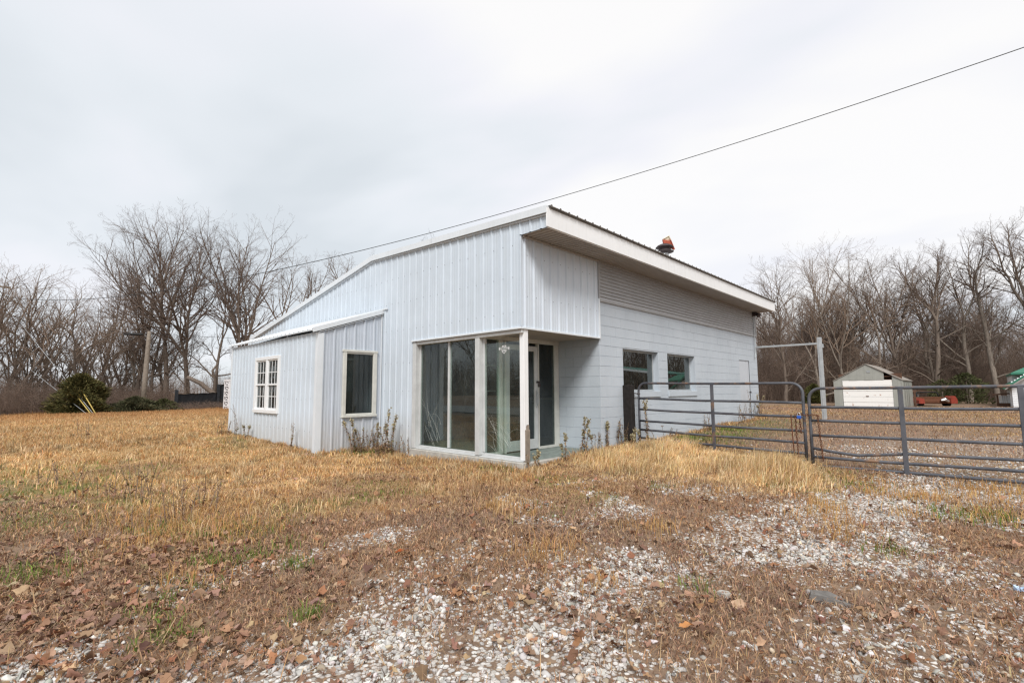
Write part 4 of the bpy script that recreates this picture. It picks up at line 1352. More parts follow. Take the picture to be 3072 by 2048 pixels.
# galvanised post and track behind the building
gp = empty('galvanised_frame', (1.87, 11.72, float(ground_z(1.87, 11.72))))
tag(gp, 'tall galvanised post with a thin rail reaching the back corner of the building', 'frame')
gz0 = gp.location.z
f = MB(); f.box(-.062, .062, -.04, .04, -.3, 2.75-gz0, .006); f.box(-.02, .02, -.052, -.0405, -.2, 2.74-gz0, .003); f.build('post', M['galv'], gp)
f = MB(); f.box(-1.90, -.0625, -.03, .03, 2.53-gz0, 2.59-gz0, .004); f.build('rail', M['galv'], gp)
f = MB(); f.box(.063, .10, -.03, .03, 2.42-gz0, 2.54-gz0, .004); f.build('bracket', M['galv'], gp)

# ================================================================== wires and poles
pole_z = float(ground_z(-38.4, -6.4))
up = empty('utility_pole', (-38.75, -6.55, pole_z)); tag(up, 'tall utility pole carrying the overhead wires past the field', 'pole')
f = MB(); f.tube([(0, 0, -.5), (0, 0, 8.4)], [.17, .12], 12); f.build('shaft', M['wood_grey'], up, smooth=True)
f = MB(); f.box(-.05, .05, -.75, .75, 7.72, 7.84, .01); f.build('crossarm', M['wood_grey'], up)
for yy_ in (.62, .2, -.62):
    f = MB(); f.lathe(0, yy_, [(.015, 7.84), (.03, 7.90), (.055, 7.93), (.03, 7.97), (.055, 8.0), (.03, 8.06), (0, 8.07)], 10); f.build('insulator', M['galv'], up, smooth=True)
W3 = [(-38.66,-6.35,7.25),(-32,-4.6,6.32),(-26.15,-3.07,5.80),(-20.8,-1.665,5.47),(-16.5,-.53,5.38),(-12.55,.503,5.395),(-10.76,.971,5.47),(-5.43,2.37,5.66),(-2.03,3.263,5.87),(1.35,4.15,6.14),(4.31,4.926,6.45),(6.32,5.453,6.73),(9,6.15,7.15),(13,7.2,7.9)]
def smooth_path(P, n=60):
    P = np.array(P, float); t = P[:, 0]
    q = np.linspace(t[0], t[-1], n)
    cz = np.polyfit(t, P[:, 2], 4)
    return [(x, float(np.interp(x, t, P[:, 1])), float(np.polyval(cz, x))) for x in q]
wp = smooth_path(W3)
f = MB(); f.tube(wp, [.009*max(.55, min(1.6, math.dist(p, CAM)/14)) for p in wp], 5)
wr = f.build('overhead_wire', M['wire'], smooth=True); tag(wr, 'long twisted dark service wire passing above the metal roof', 'wire')
f = MB(); f.tube([(-38.7, -6.4, 6.2), (-37.5, -2.5, 5.45), (-36.1, .25, 5.17), (-34, 6, 5.1), (-31, 14, 5.5)], .011, 5)
tag(f.build('phone_wire', M['wire'], smooth=True), 'thin sagging wire running behind the bare trees', 'wire')
f = MB(); f.tube([(-36.55, -.30, 5.16), (-36.5, -.23, 5.13), (-35.75, .60, 5.12), (-35.7, .66, 5.15)], [.02, .085, .085, .02], 8)
tag(f.build('splice_case', M['wire'], smooth=True), 'black cable splice case hanging on the thin wire by the grey stub pole', 'splice case')
sp_z = float(ground_z(-31.7, .3))
f = MB(); f.tube([(0, 0, -.4), (.02, .02, 2.2), (-.02, .06, 4.3), (.03, .05, 4.92)], [.15, .14, .12, .08], 10)
o = f.build('stub_pole', M['wood_grey'], smooth=True); o.location = (-31.72, .27, sp_z); tag(o, 'weathered grey stub pole standing in the brush before the big trees', 'pole')
def guy(base, mid, top, label):
    o = empty('guy_wire', base); tag(o, label, 'guy wire', 'guy wires of the utility pole')
    b = Vector(base); m = Vector(mid)-b; t = Vector(top)-b
    f = MB(); f.tube([(0, 0, -.1), tuple(t)], .012, 5); f.build('strand', M['galv'], o)
    f = MB(); f.tube([tuple(m*.06), tuple(m)], .024, 8); f.build('yellow_guard', M['yellow'], o, smooth=True)
b1 = (-25.9, -2.46, float(ground_z(-25.9, -2.46))); b2 = (-26.05, -2.61, float(ground_z(-26, -2.6)))
guy(b1, (-27.9, -2.95, 1.30), (-38.6, -6.5, 7.5), 'guy wire with the longer yellow guard, the steeper of the two by the cedar')
guy(b2, (-27.6, -3.08, .92), (-38.7, -6.5, 4.6), 'guy wire with the lower flatter yellow guard by the cedar')

# ================================================================== garage, house, wreck
def panel_lines(mb, *a): pass
ga = empty('metal_garage', (-.27, 36.0, float(ground_z(-.27, 36))-.05)); tag(ga, 'small grey gabled metal garage with a rust stained white door', 'garage')
gw, ge, gpk, gd = 1.95, 1.95, 3.05, 6.5
f = MB()
def gable_panel(mb, poly_x):    # vertical sheets with small steps so the seams read
    pass
top = lambda x: ge + (gpk-ge)*(1-abs(x)/gw)
dx0, dx1, dtop = -1.45, 1.42, 1.93
xs = [-gw, -1.72, dx0, -1.0, -.55, -.1, .35, .98, dx1, 1.70, gw]
for a, b in zip(xs[:-1], xs[1:]):
    zb = dtop if (a >= dx0 and b <= dx1) else 0
    if a >= .97 and b <= dx1+.01:            # the torn-off sheet
        continue
    st = .012*(xs.index(a) % 2)
    if a < 0 < b:
        f.add([(a, -st, zb), (b, -st, zb), (b, -st, top(b)), (0, -st, gpk), (a, -st, top(a))], [(0,1,2,3,4)])
    else:
        f.quad((a, -st, zb), (b, -st, zb), (b, -st, top(b)), (a, -st, top(a)))
for sx in (-1, 1):
    s = 0
    while s < gd-.05:
        st = .012*(int(s/.65) % 2)
        f.quad((sx*(gw-st), s, 0), (sx*(gw-st), min(s+.65, gd), 0), (sx*(gw-st), min(s+.65, gd), ge), (sx*(gw-st), s, ge)); s += .65
f.quad((-gw, gd, 0), (gw, gd, 0), (gw, gd, ge), (-gw, gd, ge)); f.add([(-gw, gd, ge), (gw, gd, ge), (0, gd, gpk)], [(0,1,2)])
f.build('wall', M['shed_metal'], ga, normals=False)
f = MB(); f.box(.98, 1.42, .05, .08, 2.13, 2.20); f.box(.98, 1.42, .05, .08, 1.90, 1.96); f.box(-gw+.1, gw-.1, 1.2, 1.25, .0, 2.4); f.build('framing', M['brown_board'], ga)
f = MB()
for sx in (-1, 1):
    f.prism([(sx*(gw+.06), ge-.035), (0, gpk+.035), (0, gpk+.005), (sx*(gw+.06), ge-.07)], 'y', -.08, gd+.1)
rf = f.build('roof', M['shed_roof'], ga)
f = MB(); n = 5
for i in range(n):
    h = dtop/n; f.box(dx0+.01, dx1-.01, .02-.012*(i % 2), .06, i*h+.006, (i+1)*h-.006, .008)
gdo = f.build('garage_door', M['garage_door'], ga)
f = MB(); f.box(-.10, .06, -.02, .006, .78, .84, .004); f.build('handle', M['rust'], gdo)
f = MB()
for i in range(4): f.box(.03, .24, -.03, -.0, 2.44+i*.042, 2.465+i*.042)
f.build('vent', M['galv'], ga)
f = MB(); f.box(-gw-.02, -gw+.06, -.03, -.002, 0, ge-.03); f.build('corner_trim', M['shed_metal'], ga)
f = MB(); f.box(gw-.05, gw+.03, -.03, -.002, 0, ge-.03); f.build('corner_trim', M['shed_metal'], ga)

ho = empty('green_roof_house', (6.93, 40.0, float(ground_z(7, 40))-.05)); tag(ho, 'white sided house with a green metal roof at the far end of the field', 'house')
f = MB()
hz = [0]; z = 0
prof = []
while z < 1.62: prof += [(-.0, z+.11), (-.022, z)]; z += .115
for z in np.arange(0, 1.6, .115):
    f.quad((0, -.022, z), (9, -.022, z), (9, 0, z+.115), (0, 0, z+.115)); f.quad((-.022, 8, z), (-.022, 0, z), (0, 0, z+.115), (0, 8, z+.115))
for z in np.arange(1.61, 4.6, .115):
    a = (z-1.61)/.78; bq = 9-a
    if bq-a > .3: f.quad((a, -.022, z), (bq, -.022, z), (bq, 0, z+.115), (a, 0, z+.115))
f.build('wall', M['white_siding'], ho, normals=False)
f = MB()
f.prism([(-.42, 1.30), (4.5, 5.14), (4.5, 5.02), (-.36, 1.22)], 'y', -.55, 8.2); f.prism([(9.42, 1.30), (4.5, 5.14), (4.5, 5.02), (9.36, 1.22)], 'y', -.55, 8.2)
f.build('roof', M['green_roof'], ho)
f = MB(); f.prism([(-.34, 1.22), (4.5, 5.0), (4.5, 4.96), (-.30, 1.18)], 'y', -.53, -.02); f.build('soffit', M['soffit'], ho)
f = MB(); f.box(.2, 9.5, 4, 12, 0, 2.2); f.build('rear_wing', M['white_siding'], ho)
f = MB(); f.add([(.1, 1.9, 2.20), (11, 1.9, 2.20), (11, 10.5, 2.20), (.1, 10.5, 2.20), (.1, 1.9, 2.32), (11, 1.9, 2.32), (11, 10.5, 2.32), (.1, 10.5, 2.32), (4.6, 6.2, 4.7), (6.6, 6.2, 4.7)],
    [(3,2,1,0), (0,1,5,4), (1,2,6,5), (2,3,7,6), (3,0,4,7), (4,5,9,8), (5,6,9), (6,7,8,9), (7,4,8)]); f.build('rear_roof', M['green_roof'], ho)
f = MB(); f.box(1.6, 2.6, -.05, -.001, .55, 1.5, .01); w = f.build('window', M['vinyl_white'], ho)
f = MB(); f.box(1.68, 2.52, -.056, -.048, .63, 1.42); f.build('glass', M['glass_dark'], w)
# carport with a teal roof, beyond the frame, seen mirrored in the shop windows
cp = empty('carport', (11.5, 25.5, float(ground_z(11, 25)))); tag(cp, 'teal roofed open carport mirrored in the shop windows', 'carport')
f = MB(); f.prism([(-2.6, 2.25), (3.0, 3.0), (8.6, 2.25), (8.6, 2.2), (3.0, 2.94), (-2.6, 2.2)], 'y', -2, 4.5); f.build('roof', M['teal_roof'], cp)
f = MB(); f.prism([(-2.62, 2.26), (3.0, 3.02), (8.62, 2.26), (8.62, 2.12), (3.0, 2.88), (-2.62, 2.12)], 'y', -2.04, -2.005); f.build('fascia', M['trim'], cp)
for px, py in ((-2.3, -1.8), (8.3, -1.8), (-2.3, 4.2), (8.3, 4.2)):
    f = MB(); f.box(px-.06, px+.06, py-.06, py+.06, -.2, 2.3); f.build('post', M['trim'], cp)

hu = empty('lean_hut', (6.15, 43.6, float(ground_z(6.2, 43.6)))); tag(hu, 'low brown hut with a grey corrugated panel beside the white house', 'hut')
f = MB(); f.box(.1, 1.2, 0, 1.0, 0, .25); f.box(.1, .2, 0, .1, .25, .82); f.prism([(-.1, .80), (1.3, .95), (1.3, 1.03), (-.1, .88)], 'y', -.15, 1.2); f.build('frame', M['brown_board'], hu)
f = MB()
for i in range(9): f.box(.22+i*.1, .30+i*.1, -.01-(i % 2)*.02, .03, .26, .78)
f.build('corrugated_panel', M['galv'], hu)
rp = MB(); rp.box(-.06, .06, -.06, .06, -.2, 1.08, .01); o = rp.build('rusty_post', M['brown_board']); o.location = (2.02, 39.35, float(ground_z(2, 39.3))); tag(o, 'rusty brown post standing near the corner of the garage', 'post')

# stripped red vehicle, half hidden behind the gate rail
wk = empty('scrap_vehicle', (3.1, 43.1, float(ground_z(3.1, 43.1))-.05), R(43)); tag(wk, 'stripped red vehicle with an open black windscreen frame at the edge of the woods', 'vehicle')
f = MB()
f.prism([(-1.25,.30),(-1.25,.62),(-.9,.74),(.9,.74),(1.25,.62),(1.25,.30)], 'y', .3, 3.4); f.box(-1.1, 1.1, .1, .32, .25, .55, .05)
f.build('body', M['rust'], wk)
f = MB(); f.tube([(-.85,.9,.62),(-.80,1.0,1.06),(-.7,1.02,1.10),(.7,1.02,1.10),(.80,1.0,1.06),(.85,.9,.62),(-.85,.9,.62)], .05, 8); f.build('windscreen_frame', M['black_rubber'], wk)
f = MB(); f.box(-.72, -.1, 1.6, 1.66, .75, 1.0, .01); f.build('rear_panel', M['vinyl_white'], wk)
f = MB(); f.prism([(.95,.25),(.98,.66),(1.08,.82),(1.30,.80),(1.44,.55),(1.44,.25)], 'y', .0, .6); f.build('fender', M['red_paint'], wk)
f = MB(); f.prism([(-1.44,.25),(-1.44,.5),(-1.3,.68),(-1.05,.6),(-1.0,.25)], 'y', .0, .6); f.build('fender', M['red_paint'], wk)
f = MB(); f.tube([(.2,.0,.48),(.45,-.05,.56),(.75,.0,.42)], [.08,.13,.08], 10); f.build('bumper', M['chrome'], wk)
f = MB(); f.prism([(-.95, 1.08), (-.6, 1.26), (.9, 1.16), (.95, 1.10)], 'y', 1.2, 2.8); f.build('roof', M['brown_board'], wk)
for sx in (-1, 1):
    for yy_ in (.55, 3.0):
        f = MB(); f.tube([(sx*.95, yy_, .30), (sx*1.18, yy_, .30)], .32, 16); wh = f.build('wheel', M['black_rubber'], wk)
        f = MB(); f.tube([(sx*1.181, yy_, .30), (sx*1.20, yy_, .30)], .17, 12); f.build('rim', M['chrome'], wh)

# ================================================================== dark fence and screen-block wall at the left
fe = empty('dark_fence', (-29.6, 1.3, float(ground_z(-29.6, 1.3)))); tag(fe, 'low dark fence covered in black cloth below the big bare trees', 'fence')
FA = Vector((-.6, .35, 0)); FB = Vector((-2.0, 3.0, 0)); FC = Vector((-2.4, 6.3, 0))
def fpanel(a, b, h0, h1):
    f = MB(); u = (b-a); n = Vector((-u.y, u.x, 0)).normalized()*.02
    k = 14; vs = []; fs = []
    for i in range(k+1):
        t = i/k; p = a+u*t; w = n*(1+.8*math.sin(i*2.3)); hh = h0+(h1-h0)*t+.02*math.sin(i*1.7)
        vs += [tuple(p+w), tuple(p+w+Vector((0, 0, hh))), tuple(p-n*2), tuple(p-n*2+Vector((0, 0, hh)))]
    for i in range(k):
        a_ = 4*i
        fs += [(a_, a_+4, a_+5, a_+1), (a_+1, a_+5, a_+7, a_+3)]
    f.add(vs, fs); f.build('cloth_panel', M['black_fence'], fe, normals=False)
fpanel(FA, FB, 1.02, 1.12); fpanel(FB, FC, 1.62, 1.85)
for p, h in ((FA, 1.30), (FB, 1.66), (FC, 1.9)):
    f = MB(); f.box(p.x-.08, p.x+.08, p.y-.08, p.y+.08, -.2, h, .01); f.build('post', M['black_fence'], fe)
sb = empty('screen_block_wall', (-27.6, 3.5, float(ground_z(-27.6, 3.5)))); tag(sb, 'white pierced screen block wall past the far end of the lean-to', 'wall')
f = MB(); bs = .30
for i in range(7):
    for k in range(6):
        x0 = i*bs; z0 = k*bs; t = .035
        f.box(x0, x0+bs-.006, 0, .1, z0, z0+t); f.box(x0, x0+bs-.006, 0, .1, z0+bs-t-.006, z0+bs-.006)
        f.box(x0, x0+t, 0, .1, z0+t, z0+bs-t-.006); f.box(x0+bs-t-.006, x0+bs-.006, 0, .1, z0+t, z0+bs-t-.006)
        f.tube([(x0+t, .05, z0+t), (x0+bs-t-.006, .05, z0+bs-t-.006)], .025, 4); f.tube([(x0+t, .05, z0+bs-t-.006), (x0+bs-t-.006, .05, z0+t)], .025, 4)
f.box(-.02, 2.12, -.02, .12, 1.8, 1.87)
sw = f.build('pierced_blocks', M['white_block'], sb); sw.rotation_euler = (0, 0, R(48))

# ================================================================== bare trees
def rot_about(v, axis, a):
    axis = axis/np.linalg.norm(axis)
    return v*math.cos(a) + np.cross(axis, v)*math.sin(a) + axis*(axis@v)*(1-math.cos(a))
NSEG = [9, 8, 6, 5, 4, 3]
KSID = [9, 6, 5, 4, 3, 3]
def grow_tree(seed, H, r0, fork=.35, leaders=3, spread=25, lean=(0, 0), limbs=5, maxlev=5, dens=(5, 8, 7, 5, 3), up=.05, wander=.16, twig_r=.006, start_low=.25, trop_leader=.03, lang=58):
    rr = np.random.default_rng(seed)
    out = [[] for _ in range(6)]
    def branch(p, d, ln, r, lev):
        n = NSEG[lev]; P = [p.copy()]; Rr = [r]
        tr = trop_leader if lev <= 1 else up
        wn = wander*(.45 if lev == 0 else 1.0)
        for i in range(n):
            d = d + rr.normal(0, wn, 3); d[2] += tr
            d /= np.linalg.norm(d)
            p = p + d*(ln/n)
            P.append(p.copy()); Rr.append(max(twig_r*.45, r*(1-.80*(i+1)/n) if lev else r*(1-.40*(i+1)/n)))
        out[lev].append((np.array(P), np.array(Rr)))
        return P, Rr, d
    def kids(P, Rr, ln, lev, count, t0, t1, ang, ratio):
        if lev > maxlev: return
        for k in range(count):
            t = t0+(t1-t0)*(k+rr.uniform(.1, .9))/count
            x = t*(len(P)-1); i = min(int(x), len(P)-2); f = x-i
            p = P[i]+(P[i+1]-P[i])*f; d0 = P[i+1]-P[i]; d0 = d0/np.linalg.norm(d0)
            ax = np.cross(d0, rr.normal(0, 1, 3)); ax /= np.linalg.norm(ax)
            d = rot_about(d0, ax, R(rr.normal(ang, 11)))
            l2 = ln*ratio*(1.15-.65*t)*rr.uniform(.65, 1.25)
            rb = min((Rr[i]*(1-f)+Rr[i+1]*f)*.72, max(twig_r, l2*.017))
            Pn, Rn, _ = branch(p, d, l2, rb, lev)
            c = max(1, int(dens[min(lev, 4)]*rr.uniform(.7, 1.3)))
            kids(Pn, Rn, l2, lev+1, c, .22, 1.0, 42, .52)
    d = np.array([lean[0], lean[1], 1.0]); d /= np.linalg.norm(d)
    tl = H*fork
    P, Rr, d = branch(np.array([0, 0, -.4]), d, tl+.4, r0, 0)
    kids(P, Rr, H*.55, 1, limbs, start_low, .92, lang, .62)
    az0 = rr.uniform(0, 6.28)
    for k in range(leaders):
        az = az0+2*math.pi*k/leaders+rr.normal(0, .35)
        a = R(rr.normal(spread, 6)) if leaders > 1 else R(4)
        ax = np.array([math.cos(az), math.sin(az), 0])
        dd = rot_about(d, ax, a)
        ll = (H-tl)*rr.uniform(.85, 1.05)
        Pn, Rn, _ = branch(P[-1], dd, ll, Rr[-1]*(.78 if leaders > 1 else .95), 1)
        kids(Pn, Rn, ll, 2, int(dens[0]*2.3), .12, 1.0, 40, .46)
    return out
def tubes_mesh(name, levels, mat):
    VV = []; QQ = []; off = 0
    for lev, br in levels:
        if not br: continue
        k = KSID[lev]
        P = np.array([b[0] for b in br]); Rr = np.array([b[1] for b in br])      # (B,n,3)
        Bn, n, _ = P.shape
        T = np.gradient(P, axis=1); T /= np.linalg.norm(T, axis=2, keepdims=True)+1e-9
        ref = np.where(np.abs(T[..., 2:3]) < .9, np.array([0, 0, 1.0]), np.array([1.0, 0, 0]))
        ref = np.repeat(ref[:, :1], n, 1)
        A = np.cross(T, ref); A /= np.linalg.norm(A, axis=2, keepdims=True)+1e-9
        C = np.cross(T, A)
        ph = 2*np.pi*np.arange(k)/k
        V = P[:, :, None, :] + (A[:, :, None, :]*np.cos(ph)[None, None, :, None] + C[:, :, None, :]*np.sin(ph)[None, None, :, None])*Rr[:, :, None, None]
        idx = np.arange(Bn*n*k).reshape(Bn, n, k)+off
        q = np.stack([idx[:, :-1], np.roll(idx, -1, 2)[:, :-1], np.roll(idx, -1, 2)[:, 1:], idx[:, 1:]], -1)
        VV.append(V.reshape(-1, 3)); QQ.append(q.reshape(-1, 4)); off += Bn*n*k
    return fast_mesh(name, np.concatenate(VV), quads=np.concatenate(QQ), mat=mat, smooth=True)
TREES = {}
def tree_meshes(key, mats=('bark', 'twig'), **kw):
    lv = grow_tree(**kw)
    TREES[key] = (tubes_mesh('trunk', [(0, lv[0]), (1, lv[1])], M[mats[0]]), tubes_mesh('crown', [(i, lv[i]) for i in range(2, 6)], M[mats[1]]))
def place_tree(key, x, y, s=1.0, rz=0.0, label='', group=None, name='bare_tree', sz=None):
    o = empty(name, (x, y, float(ground_z(x, y))), rz)
    o.scale = (s, s, sz or s)
    tag(o, label, 'tree', group)
    for nm, me in zip(('trunk', 'crown'), TREES[key]):
        c = bpy.data.objects.new(nm, me); c.parent = o; link(c)
    return o

# --- big clump at the left (leans are world x,y; picture-right is about (+.72,+.69))
pr_ = lambda k: (k*.72, k*.69)
HD = (8, 9, 7, 5, 2)
tree_meshes('h1', seed=11, H=13.6, r0=.20, fork=.32, leaders=3, spread=9, lean=pr_(-.01), limbs=4, dens=HD, wander=.085, trop_leader=.06, lang=34)
tree_meshes('h2', seed=24, H=15.4, r0=.23, fork=.34, leaders=3, spread=14, lean=pr_(.01), limbs=5, dens=HD, wander=.09, trop_leader=.06, lang=38)
tree_meshes('h3', seed=33, H=14.2, r0=.24, fork=.28, leaders=4, spread=14, lean=pr_(.0), limbs=4, dens=HD, wander=.085, trop_leader=.07, lang=36)
tree_meshes('h4', seed=47, H=14.8, r0=.22, fork=.22, leaders=5, spread=9, lean=pr_(-.03), limbs=4, dens=(8, 8, 6, 5, 2), wander=.07, trop_leader=.07, lang=34)
tree_meshes('h5', seed=59, H=12.8, r0=.14, fork=.42, leaders=2, spread=14, lean=pr_(.0), limbs=6, dens=(7, 8, 6, 4, 2), wander=.10, trop_leader=.05)
tree_meshes('s1', ('bark_pale', 'twig_pale'), seed=5, H=7.2, r0=.10, fork=.28, leaders=3, spread=20, limbs=6, dens=(5, 6, 5, 3, 2), twig_r=.005, maxlev=4)
tree_meshes('s2', ('bark', 'twig_pale'), seed=6, H=6.6, r0=.09, fork=.40, leaders=2, spread=24, limbs=8, dens=(5, 6, 5, 3, 2), twig_r=.005, maxlev=4)
tree_meshes('s3', ('bark_pale', 'twig_pale'), seed=8, H=6.0, r0=.08, fork=.22, leaders=4, spread=22, limbs=4, dens=(5, 6, 4, 3, 2), twig_r=.005, maxlev=4)
G1 = 'big bare trees behind the dark fence'
place_tree('h1', -38.9, 1.0, .90, 0, 'big bare tree rising just behind the grey stub pole', G1)
place_tree('h2', -37.7, 2.55, .90, .0, 'tallest bare tree of the clump, thick dark trunk beside the fence post', G1)
place_tree('h3', -36.7, 3.7, .90, .4, 'bare tree with a thick pale brown trunk above the dark fence', G1)
place_tree('h4', -33.6, 6.3, .90, .0, 'bushy upright bare tree next to the lean-to roof corner', G1)
place_tree('h5', -38.6, 1.9, .90, 1.1, 'thin straight bare tree squeezed between two thicker trunks', G1)
place_tree('h5', -35.2, 5.2, .92, 2.4, 'slim bare tree between the pale trunk and the bushy one', G1)
place_tree('h5', -40.6, -.6, .86, 2.2, 'smaller bare tree standing in the brush beside the cedar', G1)
# fallen dark limb leaning behind the fence
f = MB(); f.tube([(0, 0, .1), (-.5, -.7, .9), (-.95, -1.5, 1.7), (-1.2, -2.3, 2.15)], [.20, .17, .15, .13], 8); f.tube([(-.5, -.7, .9), (-.9, -.6, 2.0), (-.5, -.9, 2.6), (-.7, -.5, 3.2)], [.12, .10, .08, .05], 7)
o = f.build('fallen_limb', M['bark'], smooth=True); o.location = (-34.2, 5.6, float(ground_z(-34.2, 5.6))); tag(o, 'broken dark limb slanting down behind the dark fence', 'fallen limb')
SAP = 'bare saplings along the field edge'
r_ = np.random.default_rng(77)
for i in range(44):
    # a band from the left frame edge to the fence, some outside the frame too
    t = i/43; x = -27.5-11*t+r_.normal(0, 1.6)-3; y = -11+13.5*t+r_.normal(0, .8)
    k = ('s1', 's2', 's3')[i % 3]
    if -3.9 < y+.1 < -1.9 and x > -31: x -= 4
    place_tree(k, x, y, r_.uniform(.85, 1.3), r_.uniform(0, 6.28), 'thin bare sapling among others along the brushy edge of the field past the cedar', SAP, 'sapling')

# --- trees showing over the roof
tree_meshes('m1', ('bark', 'twig'), seed=71, H=15.5, r0=.17, fork=.50, leaders=3, spread=18, limbs=5, dens=(5, 7, 5, 4, 2), wander=.13)
tree_meshes('m2', ('bark', 'twig'), seed=72, H=15.0, r0=.16, fork=.55, leaders=4, spread=15, limbs=5, dens=(5, 7, 5, 4, 2), wander=.12)
G2 = 'bare trees showing over the metal roof'
place_tree('m1', -46.4, 13.6, .98, .3, 'bare tree showing over the sloping roof, the one closest to the big clump', G2)
place_tree('m2', -44.2, 16.3, .98, 1.3, 'bare tree showing over the middle of the sloping roof', G2)
place_tree('m2', -42.0, 18.4, 1.05, 3.0, 'bare tree showing over the roof just before the ridge bend', G2)
place_tree('m1', -36.2, 24.6, 1.02, 4.0, 'bare treetop barely showing above the roof ridge bend', G2)

# --- the woods behind the field on the right
tree_meshes('w1', ('bark', 'twig'), seed=101, H=13.5, r0=.19, fork=.30, leaders=4, spread=21, limbs=5, dens=(8, 9, 7, 5, 2), wander=.12)
tree_meshes('w2', ('bark_pale', 'twig_pale'), seed=102, H=15.0, r0=.17, fork=.22, leaders=3, spread=14, limbs=6, dens=(8, 8, 6, 4, 2), wander=.07)
tree_meshes('w3', ('bark', 'twig'), seed=103, H=14.5, r0=.22, fork=.50, leaders=3, spread=20, limbs=8, dens=(9, 9, 7, 5, 2), wander=.13)
tree_meshes('w4', ('bark', 'twig_pale'), seed=104, H=13.0, r0=.14, fork=.45, leaders=2, spread=15, limbs=8, dens=(8, 8, 6, 4, 2), wander=.11)
tree_meshes('w5', ('bark_pale', 'twig'), seed=105, H=16.5, r0=.22, fork=.52, leaders=2, spread=17, limbs=9, dens=(8, 9, 6, 4, 2), wander=.10)
G3 = 'bare trees at the edge of the woods'
for (k, x, y, s, rz, lab) in [
    ('w1', -7.6, 44.5, .92, .3, 'broad rounded bare tree directly behind the back corner of the building'),
    ('w2', -5.3, 47.3, 1.05, 1.6, 'pale forked bare tree with long upright branches behind the galvanised post'),
    ('w2', -4.0, 49.0, .98, 4.0, 'pale bare tree leaning towards the garage from behind the galvanised post'),
    ('w4', -1.2, 50.0, 1.0, .5, 'slender bare tree standing behind the garage roof peak'),
    ('w3', 2.6, 53.0, 1.05, 2.2, 'big dark bare tree with a dense spreading crown above the scrap vehicle'),
    ('w1', .4, 52.0, 1.08, 5.0, 'bare tree with a fine reddish crown between the garage and the scrap vehicle'),
    ('w5', 6.6, 56.5, 1.02, 1.0, 'tall pale trunked bare tree beside the green roof of the house'),
    ('w3', 9.6, 55.0, 1.15, 4.4, 'tall dark bare tree partly cut by the picture edge above the house'),
    ('w5', 4.8, 57.5, .92, 3.2, 'straight bare tree between the big dark crown and the tall pale trunk')]:
    place_tree(k, x, y, s, rz, lab, G3)
r_ = np.random.default_rng(909)
n = 0
for i in range(320):
    D = 48+r_.uniform(0, 1)**1.2*42; lat = r_.uniform(.38, 1.30)*D
    x = CAM[0]+FWD[0]*D+RGT[0]*lat; y = CAM[1]+FWD[1]*D+RGT[1]*lat
    if y < 47.5 or (x > 6 and y < 54): continue
    k = ('w1', 'w2', 'w3', 'w4', 'w5', 's1', 's2')[r_.integers(0, 7)]
    s = r_.uniform(.66, .95)*(1.0 if k[0] == 'w' else 1.3)
    place_tree(k, x, y, s, r_.uniform(0, 6.28), 'one of the many crowded bare trees deep in the woods behind the field', 'crowded bare trees deep in the woods')
    n += 1
    if n >= 165: break

# --- bramble thickets: too many stems to count
def thicket(name, label, n, pos, hmin, hmax, seed, mat, rad=.008, arch=.5, kids=3):
    rr = np.random.default_rng(seed)
    x, y = pos(rr, n); n = len(x)
    z = ground_z(x, y)-.05
    def stems(p0, h, az, ar, r0, lev):
        m = NSEG[4]+1; n = len(p0)
        t = np.linspace(0, 1, m)[None, :, None]
        d = np.stack([np.cos(az), np.sin(az), np.zeros(n)], -1)[:, None, :]
        wig = np.cumsum(rr.normal(0, .05, (n, m, 3)), 1)*h[:, None, None]
        P = p0[:, None, :] + d*(ar*h)[:, None, None]*t**1.7 + np.array([0, 0, 1.0])*(h[:, None, None])*(t-(ar*.35)[:, None, None]*t**2.2) + wig*t
        return P, r0[:, None]*np.linspace(1, .25, m)[None]
    h = rr.uniform(hmin, hmax, n)*(.6+.8*fbm(x, y, .35, 2))
    P, Rr = stems(np.stack([x, y, z], -1), h, rr.uniform(0, 6.283, n), np.abs(rr.normal(0, arch, n)), h*rad*.55+.002, 0)
    br = [(P, Rr)]
    for k in range(kids):
        i = rr.integers(1, P.shape[1]-1, n)
        p0 = P[np.arange(n), i]
        Q, Rq = stems(p0, h*rr.uniform(.25, .55, n), rr.uniform(0, 6.283, n), rr.uniform(.4, 1.5, n), np.full(n, .0035), 1)
        br.append((Q, Rq))
    allb = []
    for P_, R_ in br: allb += [(P_[i], R_[i]) for i in range(n)]
    me = tubes_mesh(name, [(4, allb)], mat)
    tag(mesh_obj(name, me), label, 'undergrowth', kind='stuff')
# --- woods behind the camera, seen only as reflections in the shop panes
r_ = np.random.default_rng(33)
for (k, x, y, s) in [('h2', -31, -27, .62), ('w1', -24, -29, .55), ('h3', -37, -24, .6), ('w5', -52, -40, .8)]:
    place_tree(k, x, y, s, r_.uniform(0, 6.28), 'bare tree across the road mirrored in the front shop panes', 'bare trees mirrored in the shop panes')

def pos_mirror_side(rr, n):
    x = rr.uniform(11, 60, n); return x, 62-.45*(x-11)+rr.normal(0, 2.5, n)
thicket('yard_woods', 'dark bare woods past the house mirrored in the shop windows', 4500, pos_mirror_side, 3.5, 9.5, 13, M['brush'], .010, .2, 5)
for (k, x, y, s) in [('w1', 19, 54, .8), ('w3', 25, 51, .8), ('w4', 30, 50, .8), ('w5', 37, 47, .8)]:
    place_tree(k, x, y, s, r_.uniform(0, 6.28), 'bare tree past the house mirrored in the side shop windows', 'bare trees mirrored in the side windows')
